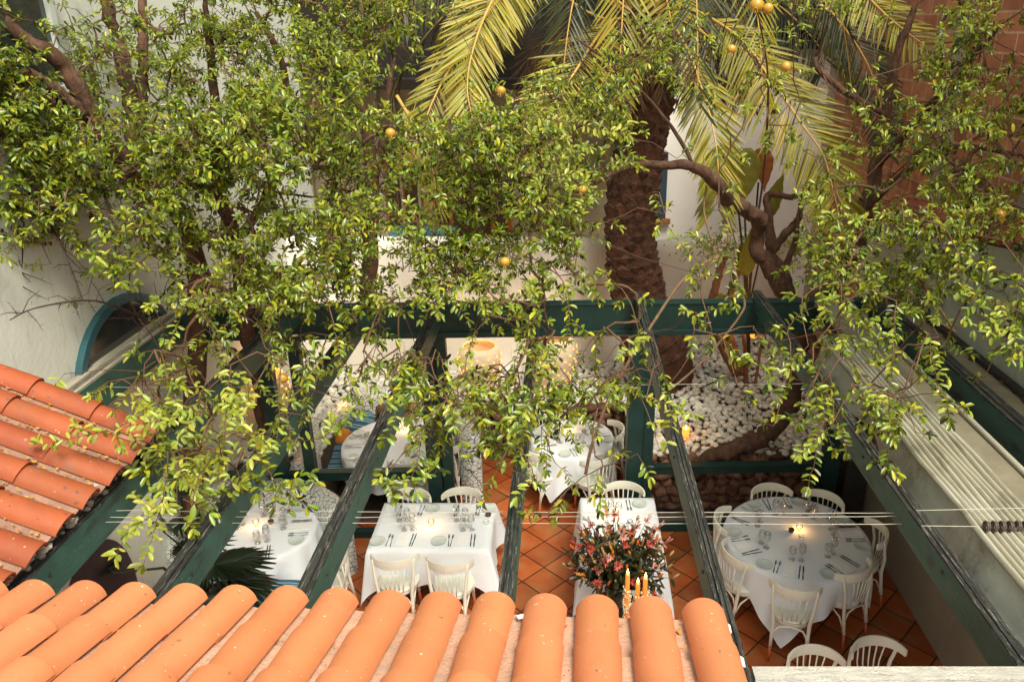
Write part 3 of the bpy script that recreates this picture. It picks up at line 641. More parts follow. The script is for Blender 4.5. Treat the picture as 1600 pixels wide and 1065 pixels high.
# ---- chair (backrest at -y, faces +y)
def make_chair():
    t=empty('chair')
    wadd2(MB().lathe([(0,.445),(.19,.445),(.205,.452),(.208,.465),(.20,.475),(.15,.470),(0,.468)],n=28),'seat',CHAIR,t,smooth=True)
    wadd2(MB().lathe([(.17,.405),(.195,.405),(.195,.444),(.17,.444),(.17,.405)],n=28),'seat_frame',CHAIR,t,smooth=True)
    # curved top rail : arc around the sitter, tapering, ends past the posts
    rail=MB(); n=22; vs=[]
    for i in range(n+1):
        a=R(-78+156*i/n); rr=.235; x=rr*math.sin(a)*1.02; y=-.03-rr*math.cos(a)*.86; k=math.cos(a*1.05)
        h=.035+.022*max(0,k); zc=.795+.012*k; th=.011
        nx,ny=math.sin(a),-math.cos(a)
        for (o,z) in ((-th,-h*.8),(th,-h*.8),(th*1.2,0),(th*.8,h),(-th*.8,h),(-th*1.2,0)): vs.append((x+nx*o,y+ny*o,zc+z))
    f=[(i*6+j,i*6+(j+1)%6,(i+1)*6+(j+1)%6,(i+1)*6+j) for i in range(n) for j in range(6)]+[(0,1,2,3,4,5)[::-1],tuple(n*6+j for j in range(6))]
    rail.add(vs,f); wadd2(rail,'top_rail',CHAIR,t,bevel=.003)
    for s in (-1,1):
        o=wadd2(MB().tube([(s*.165,-.225,.17),(s*.165,-.20,.32),(s*.165,-.185,.45),(s*.185,-.19,.62),(s*.202,-.155,.80),(s*.203,-.153,.83)],[.017,.018,.019,.017,.015,.010],10),'back_post',CHAIR,t,smooth=True)
        wadd2(MB().tube([(s*.165,-.225,.17),(s*.172,-.245,0)],[.0172,.014],10),'leg_tip',LEGR,o,smooth=True)
        o=wadd2(MB().tube([(s*.15,.13,.42),(s*.158,.15,.20)],[.019,.0165],10),'leg',CHAIR,t,smooth=True)
        wadd2(MB().tube([(s*.158,.15,.20),(s*.165,.17,0)],[.0167,.013],10),'leg_tip',LEGR,o,smooth=True)
    for i in range(5):
        x=(i-2)*.047; a=math.asin(max(-1,min(1,x*1.25/.235)))
        wadd2(MB().tube([(x*.85,-.185,.455),(x*1.05,-.215,.60),(x*1.25,-.03-.235*math.cos(a)*.86,.775)],.0085,8,flat=.75),'slat',CHAIR,t,smooth=True)
    hp=MB()
    hp.tube([(-.165,-.205,.20),(-.15,-.2,.32),(-.11,-.195,.385),(0,-.192,.405),(.11,-.195,.385),(.15,-.2,.32),(.165,-.205,.20)],.010,8)
    wadd2(hp,'brace',CHAIR,t,smooth=True)
    for s in (-1,1): wadd2(MB().tube([(s*.165,-.195,.24),(s*.172,-.15,.34),(s*.17,-.02,.40),(s*.165,.08,.36),(s*.157,.14,.24)],.009,8),'brace',CHAIR,t,smooth=True)
    return t
CH0=make_chair(); index_children(); first=[True]
def chair(px,py,face,label,group,z=.83,zoff=.215):
    """px,py = middle of the top rail in the photo; face = point it faces or vector"""
    p=at_z(px,py,z); f=Vector((face[0]-p.x,face[1]-p.y)) if len(face)==2 else Vector(face[:2])
    f.normalize(); pos=Vector((p.x+f.x*zoff,p.y+f.y*zoff,0)); rz=math.atan2(-f.x,f.y)+random.uniform(-.09,.09)
    if first[0]: o=CH0; o.location=pos; o.rotation_euler=(0,0,rz); first[0]=False
    else: o=copy_tree(CH0,pos,rz)
    tag(o,label,'chair',group)
# ---- place settings
def nap_mb(): 
    mb=MB(); mb.box(-.05,.05,-.11,.11,0,.004).box(-.048,.049,-.108,.108,.0045,.009); mb.tube([(-.05,-.11,.006),(.05,-.11,.006)],.005,6); return mb
def plate_mb(): return MB().lathe([(0,.004),(.05,.004),(.055,.008),(.078,.015),(.081,.018),(.078,.019),(.054,.012),(.048,.008),(0,.008)],n=32)
def fork_mb():
    mb=MB(); mb.tube([(0,-.10,.004),(0,-.04,.003),(0,.02,.005),(0,.05,.006)],[.006,.004,.0025,.006],8,flat=.4)
    mb.box(-.009,.009,.048,.062,.0045,.0065)
    for i in range(4): x=(i-1.5)*.0056; mb.box(x-.0014,x+.0014,.06,.10,.005,.0068)
    return mb
def knife_mb():
    mb=MB(); mb.tube([(0,-.11,.005),(0,-.06,.005),(0,-.01,.004)],[.0055,.007,.005],8,flat=.5)
    mb.prism([(-.005,-.01,0),(.005,-.01,0),(.009,.03,0),(.008,.09,0),(.001,.115,0),(-.005,.09,0)],(0,0,.003),(0,0,.005)); return mb
def glass_mb(k=1): return MB().lathe([(0,.002),(.033,.002),(.034,.005),(.005,.010),(.004,.05*k),(.004,.07*k),(.012,.08*k),(.034,.105*k),(.038,.13*k),(.034,.165*k),(.029,.185*k),(.0275,.185*k),(.0325,.165*k),(.0365,.13*k),(.032,.106*k),(.010,.083*k),(0,.081*k)],n=22)
PR={}
def proto(kind,mb,m,cat,smooth=True,bevel=0):
    o=mb.build(kind,m,None,smooth,bevel=bevel); PR[kind]=[o,False,cat]
proto('napkin',nap_mb(),NAPK,'napkin',False); proto('side_plate',plate_mb(),CERAM,'plate'); proto('fork',fork_mb(),STEEL,'fork',False)
proto('knife',knife_mb(),STEEL,'knife',False); proto('wine_glass',glass_mb(1.0),GLASS,'glass'); proto('water_glass',glass_mb(.78),GLASS,'glass')
def put(kind,x,y,rz,label,group,z=TH+.007):
    o,used,cat=PR[kind]
    if used: o=o.copy(); COL.objects.link(o)
    else: PR[kind][1]=True
    o.location=(x,y,z); o.rotation_euler=(0,0,rz); tag(o,label,cat,group); return o
def setting(cx,cy,a,edge,where,tbl,kinds='pffnkkgg',left=1,jit=0):
    """a = direction from table centre to the sitter"""
    rg=random.Random(int(cx*100+cy*37+a*50)); out=Vector((math.cos(a),math.sin(a))); sd=Vector((out.y,-out.x))*-1  # sitter's left
    rz=a+math.pi/2
    def pos(al,ac): q=Vector((cx,cy))+out*(edge-al)+sd*ac; return q.x+rg.uniform(-.006,.006),q.y+rg.uniform(-.006,.006)
    w=where+' of '+tbl
    q=pos(.16,0); put('napkin',*q,rz+rg.uniform(-.06,.06),'folded white napkin at the '+w,'napkins on the tables')
    L=left
    q=pos(.14,-.235*L); put('side_plate',*q,rz,'small white plate at the '+w,'side plates on the tables')
    q=pos(.15,-.10*L); put('fork',*q,rz+rg.uniform(-.1,.1),'inner fork at the '+w,'forks on the tables')
    q=pos(.155,-.135*L); put('fork',*q,rz+rg.uniform(-.1,.1),'outer fork at the '+w,'forks on the tables')
    q=pos(.16,.10*L); put('knife',*q,rz+rg.uniform(-.1,.1),'inner knife at the '+w,'knives on the tables')
    q=pos(.16,.13*L); put('knife',*q,rz+rg.uniform(-.1,.1),'outer knife at the '+w,'knives on the tables')
    q=pos(.34,.09*L); put('wine_glass',*q,0,'clear wine glass at the '+w,'wine glasses on the tables')
    q=pos(.33,.00*L); put('water_glass',*q,0,'shorter clear glass at the '+w,'water glasses on the tables')
def candle_cup(x,y,tbl,first=[]):
    t=empty('tealight_cup',(x,y,TH+.006)); tag(t,'lit tealight in a clear glass cup on '+tbl,'candle','tealights on the tables')
    MB().lathe([(0,0),(.03,0),(.036,.03),(.037,.07),(.0345,.07),(.033,.03),(.027,.004),(0,.004)],n=20).build('cup',GLASS,t,True)
    w=MB().lathe([(0,.006),(.018,.006),(.018,.022),(0,.022)],n=14).build('wax',WAX,t,True)
    MB().lathe([(.001,.022),(.006,.030),(.005,.038),(.001,.05)],n=8).build('flame',FLAME,w,True)
    l=bpy.data.lights.new('candlelight','POINT'); l.energy=.6; l.color=(1,.5,.16); l.shadow_soft_size=.015; lo=bpy.data.objects.new('candlelight',l); COL.objects.link(lo); lo.parent=t; lo.location=(0,0,.06)
def pot(x,y,lab,m,name='salt_pot'):
    tag_o=MB().lathe([(0,0),(.022,0),(.03,.015),(.031,.035),(.027,.036),(.026,.02),(0,.018)],n=18).build(name,m,None,True); tag_o.location=(x,y,TH+.006); tag(tag_o,lab,'pot')
BROWNC=mat('dark_spice',(.10,.05,.03),.8,.3,30)
# right round table
c=at_z(1244,838,TH); rT=.75; N1='the big round right table'
rT=.735
make_table((c.x,c.y),rT,None,1.02,11,'big round table with seven cream chairs, on the right under the pergola','white cloth draped to the floor over the big round table on the right')
g='cream bentwood chairs around the big round table'
cc=(c.x,c.y)
for (px,py,l) in ((1199,759,'cream slatted chair at the back left of the big round table, by the stone wall'),(1293,772,'cream slatted chair at the back right of the big round table, before the dark post'),(1119,806,'cream slatted chair at the far left of the big round table, behind the beam'),(1140,868,'cream slatted chair at the front left of the big round table'),(1243,925,'cream slatted chair seen from behind at the front of the big round table'),(1350,894,'cream slatted chair at the front right of the big round table'),(1382,828,'cream slatted chair at the far right of the big round table, beside the beige wall')):
    chair(px,py,cc,l,g)
for (px,py,l) in ((245,285,'back left place'),(590,235,'back place'),(965,375,'back right place'),(1085,595,'right hand place'),(835,785,'front right place'),(395,735,'front left place'),(130,510,'left hand place')):
    q=at_z(1120+px/4.84,730+py/4.84,TH); a=math.atan2(q.y-c.y,q.x-c.x)
    setting(c.x,c.y,a+.33,rT,l,N1)
q=at_z(1248,828,TH); candle_cup(q.x,q.y,N1); q=at_z(1236,831,TH); pot(q.x,q.y,'small white pot of brown spice beside the tealight on the big round table',BROWNC,'spice_pot'); q=at_z(1251,841,TH); pot(q.x,q.y,'small clear pot in front of the tealight on the big round table',GLASS,'salt_pot')
# rectangular table
N2='the four seat rectangular table'; x0,x1,y0,y1=-2.02,-.79,6.48,7.32; rc=((x0+x1)/2,(y0+y1)/2)
make_table(rc,0,((x1-x0)/2,(y1-y0)/2),.42,3,'rectangular four seat table in the middle of the dining room','white cloth with hanging corners over the rectangular four seat table')
g='cream bentwood chairs around the rectangular table'
chair(612,879,(0,1,0),'cream slatted chair seen from behind at the near left of the rectangular table',g)
chair(699,885,(.06,1,0),'cream slatted chair seen from behind at the near right of the rectangular table',g)
chair(643,766,(0,-1,0),'cream slatted chair at the far left of the rectangular table, facing the roof',g)
chair(725,765,(-.05,-1,0),'cream slatted chair at the far right of the rectangular table, facing the roof',g)
for (xx,s,l) in ((-1.70,-1,'near left place'),(-1.08,-1,'near right place'),(-1.70,1,'far left place'),(-1.08,1,'far right place')):
    setting(xx,rc[1],s*math.pi/2,(y1-y0)/2,l,N2)
q=at_z(674,822,TH); candle_cup(q.x,q.y,N2); q=at_z(760,818,TH); pot(q.x,q.y,'small white pot at the right end of the rectangular table',CERAM,'salt_pot'); q=at_z(761,812,TH); pot(q.x+.01,q.y+.06,'small pot with dark spice at the right end of the rectangular table',BROWNC,'spice_pot')
# second rectangular table behind the flowers
N4='the narrow table behind the lilies'; rc=(.57,6.90)
make_table(rc,0,(.41,.52),.42,8,'narrow table set behind the big lily bouquet','white cloth on the narrow table behind the lily bouquet')
chair(972,756,(0,-1,0),'cream slatted chair at the head of the narrow table behind the lilies','cream bentwood chairs at the narrow table')
setting(.57,rc[1],math.pi/2,.52,'far place',N4); setting(.57,rc[1],-math.pi/2,.52,'near place',N4)
q=at_z(962,806,TH); candle_cup(q.x,q.y,N4); q=at_z(916,812,TH); pot(q.x,q.y,'small pot at the left edge of the narrow table behind the lilies',CERAM,'salt_pot')
# left round table
N3='the left round table'; c=at_z(406,828,TH); rT=.57
make_table((c.x,c.y),rT,None,.84,2,'round table at the left between two green beams, wrapped by a mosaic bench','white cloth on the round table at the left between two green beams')
for (dx,l) in ((R(0),'right hand place'),(R(75),'back place'),(R(150),'back left place'),(R(-80),'front place')):
    setting(c.x,c.y,dx+.1,rT,l,N3)
q=at_z(401,822,TH); candle_cup(q.x,q.y,N3); q=at_z(415,826,TH); pot(q.x,q.y,'white pot beside the tealight on the left round table',CERAM,'salt_pot'); q=at_z(424,822,TH); pot(q.x-.02,q.y+.05,'dark spice pot behind the tealight on the left round table',BROWNC,'spice_pot')
chair(538,862,(-1,-.1,0),'cream chair half hidden by the green beam at the right of the left round table','cream bentwood chairs around the left round table')
# back-left round table
N5='the round table in the mosaic curve'; c=at_z(622,692,TH); rT=.70
make_table((c.x,c.y),rT,None,.98,6,'round table beyond the green posts, in the curve of the mosaic bench','white cloth on the round table beyond the green posts at the back left')
for (dx,l) in ((R(180),'left hand place'),(R(240),'front left place'),(R(300),'front right place'),(R(10),'right hand place'),(R(100),'back place')):
    setting(c.x,c.y,dx,rT,l,N5)
g='cream bentwood chairs around the back left round table'
chair(632,727,(0,1,0),'cream slatted chair seen through the green frame at the back left round table',g)
chair(722,690,(-1,.15,0),'cream slatted chair beside the mosaic bench end, right of the back left table',g)
q=at_z(632,672,TH); candle_cup(q.x,q.y,N5)
# back centre round table
N6='the small back centre round table'; c=at_z(894,683,TH); rT=.53
make_table((c.x,c.y),rT,None,.80,9,'small round table at the back centre below the hanging leaves','white cloth on the small round table at the back centre')
for (dx,l) in ((R(200),'left hand place'),(R(290),'front place'),(R(20),'right hand place')):
    setting(c.x,c.y,dx,rT,l,N6)
g='cream bentwood chairs around the small back table'; cc=(c.x,c.y)
chair(852,642,cc,'cream slatted chair at the back left of the small round table',g)
chair(828,708,cc,'cream slatted chair at the front left of the small round table, seat visible',g)
chair(940,721,cc,'cream slatted chair at the front of the small round table, behind leaves',g)
chair(972,668,cc,'cream slatted chair at the right of the small round table, by the green post',g)
q=at_z(888,671,TH); candle_cup(q.x,q.y,N6)
# bottom chairs
g='cream bentwood chairs behind the white board'
chair(1268,1013,(0,-1,0),'cream chair back rising over the flaking white board, left of two',g)
chair(1366,999,(.0,-1,0),'cream chair back rising over the flaking white board, right of two',g)
# ------------------------------------------------------------ mosaic benches, cushions
def bench(path,h,w,name,label):
    pts=[Vector(p) for p in path]; sec=[(-w/2,0),(-w/2,h-.07),(-w*.3,h-.01),(0,h),(w*.3,h-.01),(w/2,h-.07),(w/2,0)]
    # smooth path
    sp=[]
    for i in range(len(pts)-1):
        p0=pts[max(i-1,0)];p1=pts[i];p2=pts[i+1];p3=pts[min(i+2,len(pts)-1)]
        for k in range(6):
            t=k/6; sp.append(.5*((2*p1)+(-p0+p2)*t+(2*p0-5*p1+4*p2-p3)*t*t+(-p0+3*p1-3*p2+p3)*t**3))
    sp.append(pts[-1]); mb=MB(); vs=[]
    for i,p in enumerate(sp):
        t=(sp[min(i+1,len(sp)-1)]-sp[max(i-1,0)]).normalized(); nn=Vector((-t.y,t.x))
        for (a,z) in sec: vs.append((p.x+nn.x*a,p.y+nn.y*a,z))
    k=len(sec); f=[(i*k+j,(i+1)*k+j,(i+1)*k+j+1,i*k+j+1) for i in range(len(sp)-1) for j in range(k-1)]+[tuple(range(k)),tuple((len(sp)-1)*k+j for j in range(k))[::-1]]
    mb.add(vs,f); o=mb.build(name,MOS,None,True); tag(o,label,'mosaic bench'); return o
H=.98
def bp(px,py,z=H): q=at_z(px,py,z); return (q.x,q.y)
bench([bp(470,735,.9),bp(478,700),bp(500,655),bp(545,620),bp(600,606),bp(660,603),bp(705,612),bp(726,640),bp(735,680,.85),bp(735,712,.7)],H,.26,'mosaic_bench','tall curved white broken tile bench wall around the back left table')
bench([bp(530,800,.85),bp(500,768,.9),bp(450,756,.9),bp(380,752,.9),bp(320,765,.9),bp(285,800,.9),bp(280,850,.9)],.92,.26,'mosaic_bench','curved white broken tile bench wall around the left round table')
bench([bp(330,925,.5),bp(380,930,.5),bp(430,932,.5),bp(455,935,.5)],.45,.30,'mosaic_bench','low end of white broken tile bench just above the front roof')
def cushion(px,py,z,sx,sy,sz,rot,label,m=STRIPE):
    p=at_z(px,py,z); mb=MB()
    def fn(u,v):
        a=2*math.pi*u; b=math.pi*(v-.5); e=.45
        f=lambda q:math.copysign(abs(q)**e,q)
        cb=abs(math.cos(b))**.6
        return (sx*f(math.cos(a))*cb,sy*f(math.sin(a))*cb,sz*math.sin(b))
    mb.grid(fn,24,10,wrap=True); o=mb.build('cushion',m,None,True); o.location=p; o.rotation_euler=rot; tag(o,label,'cushion')
cushion(492,705,.66,.22,.22,.07,(.9,.2,.9),'blue striped cushion leaning on the mosaic bench, left of the thin green post')
cushion(560,662,.70,.22,.2,.07,(.8,0,-.3),'blue and teal striped cushion at the back of the mosaic bench')
cushion(535,682,.68,.10,.12,.06,(.6,.3,.2),'orange cushion between the striped ones on the mosaic bench',ORANGE)
cushion(522,700,.58,.26,.2,.06,(.3,0,.2),'teal striped seat cushion to the right of the thin green post')
cushion(530,722,.50,.26,.2,.06,(.1,0,.1),'lower blue striped seat cushion beside the back left table')
cushion(455,772,.72,.26,.16,.07,(.8,0,.1),'dark blue cushion behind the left round table')
cushion(425,926,.52,.36,.16,.07,(.1,0,0),'blue striped bench cushion just above the front roof')
# ------------------------------------------------------------ lanterns / lamps
def lantern(px,py_base,z,r0,r1,h,label,n_rows=9,glow=6,power=2.2):
    p=at_z(px,py_base,z); t=empty('lantern',p); tag(t,label,'lantern','perforated glowing lanterns')
    prof=[(r0*.55,0),(r0*.62,h*.03),(r0*.72,h*.25),(r0*.9,h*.5),(r0,h*.72),(r1*1.02,h*.9),(r1*.8,h)]
    MB().lathe(prof,n=28).build('shade',LANT,t,True,solid=.012)
    gm=MB(); rg=random.Random(int(px))
    for i in range(n_rows):
        zz=h*(.15+.78*i/n_rows); 
        for k in range(len(prof)-1):
            if prof[k][1]<=zz<=prof[k+1][1]: q=(zz-prof[k][1])/(prof[k+1][1]-prof[k][1]); rr=prof[k][0]*(1-q)+prof[k+1][0]*q
        for j in range(12):
            a=2*math.pi*(j+.5*(i%2))/12; s=.012+.006*(i/n_rows)
            c=Vector((math.cos(a)*(rr+.009),math.sin(a)*(rr+.009),zz)); u=Vector((-math.sin(a),math.cos(a),0)); o=Vector((math.cos(a),math.sin(a),0))*.006; w=Vector((0,0,1))
            gm.prism([c+u*s*.6,c+w*s,c-u*s*.6,c-w*s],(0,0,0),tuple(o))
    gm.build('lit_holes',GLOW,t)['kind']='stuff'
    l=bpy.data.lights.new('lamp_light','POINT'); l.energy=power; l.color=(1,.45,.12); l.shadow_soft_size=.08; lo=bpy.data.objects.new('lamp_light',l); COL.objects.link(lo); lo.parent=t; lo.location=(0,0,h+.12)
lantern(752,612,.84,.30,.28,.72,'tall pale perforated lantern glowing orange, left of the green beam')
lantern(865,606,.84,.34,.30,.80,'wide flaring perforated lantern glowing orange on the pebbles at the centre')
lantern(430,665,.84,.24,.24,.75,'perforated lantern glowing orange behind the leaves on the left',power=4)
lantern(290+60,690,.84,.2,.2,.6,'small perforated lantern deep behind the leaves at the far left',power=3)
def votive(px,py,z,label,sc=1,power=1.5):
    p=at_z(px,py,z); t=empty('votive_lamp',p); tag(t,label,'lamp')
    MB().lathe([(.03*sc,0),(.04*sc,.02),(.042*sc,.1*sc),(.036*sc,.1*sc),(.03*sc,.02)],n=14).build('cup',mat('amber_glass',(.8,.25,.04),.2,.1,4,emit=(1,.3,.03),es=.9),t,True)
    MB().lathe([(.001,.03),(.016*sc,.05),(.012*sc,.09*sc),(.001,.13*sc)],n=8).build('flame',FLAME,t,True)
    l=bpy.data.lights.new('lamp_light','POINT'); l.energy=power; l.color=(1,.42,.1); l.shadow_soft_size=.03; lo=bpy.data.objects.new('lamp_light',l); COL.objects.link(lo); lo.parent=t; lo.location=(0,0,.2)
votive(1071,680,.88,'amber glass candle lamp on the pebbles beside the slanting beam',1.1,1.0)
votive(1177,527,1.6,'small round orange lamp hanging on the shrub stem just below the crossbeam',1.2,3)
votive(540,640+6,.84,'small orange lamp glowing on the pebbles behind the bench',.8,.6)
o=MB().box(-.07,.07,-.05,.05,-.06,.06,Matrix.Rotation(.5,4,'X')).tube([(0,0,0),(.0,.10,.12),(0,.12,.14)],.012,6).build('floodlight',DARK); o.location=at_x(1346,398,3.70); o.rotation_euler=(0,0,.6); tag(o,'black floodlight fixed on the neighbour wall below the palm','floodlight')
# ------------------------------------------------------------ pillar candles + lily bouquet
zc=1.22
ct=at_z(988,952,zc-.18)
st=empty('candle_stand',(ct.x,ct.y,0)); tag(st,'dark stand holding the melted candles beside the bouquet','stand')
MB().lathe([(.16,0),(.15,.03),(.03,.06),(.025,.90),(.10,.94),(.13,.96),(.13,.98),(0,.98)],n=20).build('pedestal',DARK,st,True)
for (px,pt,ztop,hh,l) in ((981,892,1.54,.34,'tallest lit candle of the group, far left'),(981,921,1.36,.28,'short lit candle dripping wax in front of the tallest one'),(997,906,1.42,.30,'lit candle with thick melted wax in the middle of the group'),(1009,898,1.50,.36,'tall lit candle at the far right of the group'),(1008,913,1.40,.32,'shorter lit candle at the right, before the tall one')):
    p=at_z(px,pt,ztop); zb=ztop-hh-.03; t=empty('pillar_candle',(p.x,p.y,zb)); tag(t,l,'candle','melted pillar candles beside the bouquet')
    MB().lathe([(0,0),(.021,0),(.0195,hh*.5),(.018,hh-.004),(.016,hh),(.004,hh-.006),(0,hh-.006)],n=16).build('wax',WAX,t,True)
    MB().lathe([(.012,1.0-zb if zb>1.0 else -.02),(.014,-.012),(.03,-.006),(.03,0),(0,0)],n=12).build('holder',DARK,t,True)
    dm=MB(); rg=random.Random(px+pt)
    for k in range(70):
        a=rg.random()*6.28; zz=rg.random()**1.6*hh*.62; r_=rg.uniform(.005,.012); rad=.024+(.02*(1-zz/hh))*rg.random()
        dm.lathe([(.0005,-r_),(r_*.8,-r_*.4),(r_*.8,r_*.7),(.0005,r_*1.6)],(rad*math.cos(a),rad*math.sin(a),zz),6)
    dm.build('wax_drips',WAXW,t,True)
    MB().lathe([(.0008,hh),(.010,hh+.016),(.009,hh+.026),(.004,hh+.042),(.0008,hh+.056)],n=10).build('flame',FLAME,t,True)
    lg=bpy.data.lights.new('candlelight','POINT'); lg.energy=.12; lg.color=(1,.45,.12); lg.shadow_soft_size=.02; lo=bpy.data.objects.new('candlelight',lg); COL.objects.link(lo); lo.parent=t; lo.location=(0,0,hh+.13)
bc=at_z(968,872,1.12); bq=empty('lily_bouquet',(bc.x,bc.y,0)); tag(bq,'large bouquet of pink lilies and orange buds in a dark vase before the narrow table','bouquet')
MB().lathe([(0,.0),(.12,0),(.13,.3),(.10,.6),(.07,.78),(.09,.88),(.08,.88),(.06,.78),(0,.7)],n=20).build('vase',DARK,bq,True)
rg=random.Random(21); stems=MB(); BQ=Vector((0,0,.85))
leafV=[];LQ=[]
class Leafs:
    def __init__(s): s.p=[];s.d=[];s.n=[];s.L=[];s.W=[]
    def add(s,p,d,n,L,W): s.p.append(tuple(p));s.d.append(tuple(d));s.n.append(tuple(n));s.L.append(L);s.W.append(W)
    def mesh(s,name,m,parent=None,curl=.25,fold=.25,tw=.42):
        P=np.array(s.p);D=np.array(s.d);Nn=np.array(s.n);L=np.array(s.L)[:,None];Wd=np.array(s.W)[:,None]
        D/=np.linalg.norm(D,axis=1,keepdims=True)+1e-9; Sd=np.cross(D,Nn); Sd/=np.linalg.norm(Sd,axis=1,keepdims=True)+1e-9; Nn=np.cross(Sd,D)
        k=len(P); cu=curl*(.4+np.random.default_rng(1).random((k,1))*1.2)
        mid=lambda t:P+D*L*t-Nn*L*cu*t*t
        b=mid(0.0);m1=mid(.34);m2=mid(.78);tp=mid(1.0)
        f=Wd*fold
        l1=m1-Sd*Wd*.40+Nn*f;r1=m1+Sd*Wd*.40+Nn*f;l2=m2-Sd*Wd*tw+Nn*f*.9;r2=m2+Sd*Wd*tw+Nn*f*.9
        V=np.stack([b,l1,m1,r1,l2,m2,r2,tp],1).reshape(-1,3)
        o=(np.arange(k)*8)[:,None]
        q=np.concatenate([o+np.array([[1,2,5,4]]),o+np.array([[2,3,6,5]])]); t=np.concatenate([o+np.array([[0,2,1]]),o+np.array([[0,3,2]]),o+np.array([[4,5,7]]),o+np.array([[5,6,7]])])
        return fastmesh(name,V,[q,t],m,parent)
lv=Leafs()
PINK=mat('pink_petal',(.40,.055,.035),.5,.35,14,island=.25); PINKL=mat('pale_pink_petal',(.55,.26,.20),.5,.25,14,island=.2)
BUD=mat('orange_bud',(.60,.20,.02),.45,.3,10,island=.2,hue=.03); BUDG=mat('green_pink_bud',(.36,.26,.09),.45,.3,10,island=.25,hue=.03)
def lily(mb,c,ax,s):
    ax=ax.normalized(); a=ax.orthogonal().normalized(); b=ax.cross(a)
    for k in range(6):
        t=2*math.pi*k/6+rg.random()*.2; r_=a*math.cos(t)+b*math.sin(t); tn=ax.cross(r_)
        w=.016 if k%2 else .022
        pts=[]
        for (q,up,wd) in ((.008,0,.3),(.02,.035,.8),(.045,.055,1.0),(.072,.052,.75),(.09,.03,.1)):
            pc=c+r_*q*s/.09*.095+ax*up*s/.09*.1; pts.append((pc-tn*w*wd*s/.09,pc+ax*-.004,pc+tn*w*wd*s/.09))
        vs=[p for tr in pts for p in tr]; mb.add(vs,[(i*3+j,i*3+j+1,(i+1)*3+j+1,(i+1)*3+j) for i in range(4) for j in range(2)])
    for k in range(5):
        t=rg.random()*6.28; mb.tube([c,c+ax*.05*s/.09+(a*math.cos(t)+b*math.sin(t))*.02],[.0015,.003],4)
def dirs():
    t=rg.random()*6.283; e=rg.uniform(-.15,1.25); return Vector((math.cos(t)*math.cos(e)*1.08,math.sin(t)*math.cos(e)*.85,math.sin(e)*1.15))
fl=0; LQb=MB(); LP=MB(); BU=MB(); BG=MB()
for k in range(190):
    d=dirs(); L=rg.uniform(.28,.50); tip=BQ+d*L+Vector((0,0,.10))
    stems.tube([BQ+Vector((rg.uniform(-.04,.04),rg.uniform(-.04,.04),-.1)),BQ+d*L*.5+Vector((0,0,.09)),tip],[.004,.0035,.0025],5)
    dd=(tip-BQ).normalized()
    for q in range(7):
        t=rg.uniform(.25,1.0); p=BQ+d*L*t+Vector((0,0,.10*t)); o=(Vector((rg.gauss(0,1),rg.gauss(0,1),rg.gauss(0,1)))+dd*.6).normalized(); lv.add(p,o,(rg.gauss(0,.4),rg.gauss(0,.4),1),rg.uniform(.07,.13),rg.uniform(.026,.044))
    if k<44:
        mb=MB(); c0=tip+dd*.01; mb_t=MB(); lily(mb_t,Vector((0,0,0)),dd if dd.y<0 else Vector((dd.x,-dd.y*.5,dd.z)),.18+.04*rg.random()); o=mb_t.build('lily',PINK if k%2 else PINKL,bq,True); o.location=c0
    elif k<150:
        m=BU if k%2 else BG; Lb=rg.uniform(.055,.09); ax=(dd+Vector((rg.gauss(0,.25),rg.gauss(0,.25),.5))).normalized()
        m.tube([tip,tip+ax*Lb*.25,tip+ax*Lb*.6,tip+ax*Lb*.88,tip+ax*Lb],[.004,.011,.013,.008,.002],8)
stems.build('stems',mat('flower_stem',(.07,.09,.03),.6,.2,9),bq,True)
lv.mesh('bouquet_leaves',leafmat('lily_leaf',(.032,.036,.012),(.12,.09,.02)),bq)
BU.build('orange_buds',BUD,bq,True)['kind']='stuff'; BG.build('green_buds',BUDG,bq,True)['kind']='stuff'
# ------------------------------------------------------------ dark split-leaf plant at left, pot, strelitzia
def splitleaf(mb,c,out,size,tilt,seed):
    r=random.Random(seed); out=Vector(out).normalized(); side=out.cross(Vector((0,0,1))).normalized(); up=side.cross(out)
    n=15; pts=[]
    for i in range(-n,n+1):
        t=abs(i)/n; th=math.pi*(1-t*.93)*(1 if i>0 else -1)       # from the tip round to the petiole
        th=math.copysign(math.pi*.93*t,i) if i else 0.0
        for (q,k) in ((-.30,.62),(.0,1.0),(.22,.93)):
            a=th+q*math.pi/n; rad=size*(.62*(1-.22*t)+.22*math.cos(a))*(k if (i%1==0) else 1)*r.uniform(.93,1.06)
            pts.append(c+out*size*.32+out*math.cos(a)*rad*.95+side*math.sin(a)*rad*.80-up*(rad*rad*.55/size)+up*.03*abs(math.sin(a)))
    o=[c+out*size*.32+up*.01]+pts; m=len(pts); mb.add(o,[(0,k+1,k+2) for k in range(m-1)])
MP=empty('split_leaf_plant',at_z(330,940,0)); tag(MP,'dark plant with big split leaves in front of the left round table','plant')
ml=MB(); mst=MB(); b0=Vector(MP.location)
for (px,py,z,dx,dy,dz,s) in ((300,900,1.35,.9,.45,.25,.60),(330,905,1.1,.8,-.2,.1,.6),(270,880,1.45,.5,.8,.3,.50),(245,800,1.25,-.2,.9,.3,.6),(235,760,1.2,.8,.6,.4,.6),(180,895,1.3,-.8,.4,.1,.3),(285,930,1.2,.6,-.5,.1,.6),(255,830,1.2,.6,.5,.1,.5)):
    p=at_z(px,py,z); splitleaf(ml,p-b0,(dx,dy,dz),s,.3,px); mst.tube([(0,0,0),(p-b0)*.5+Vector((0,0,.25)),p-b0,p-b0+Vector((dx,dy,dz)).normalized()*s*.9+Vector((0,0,-.07))],[.02,.014,.010,.004],6)
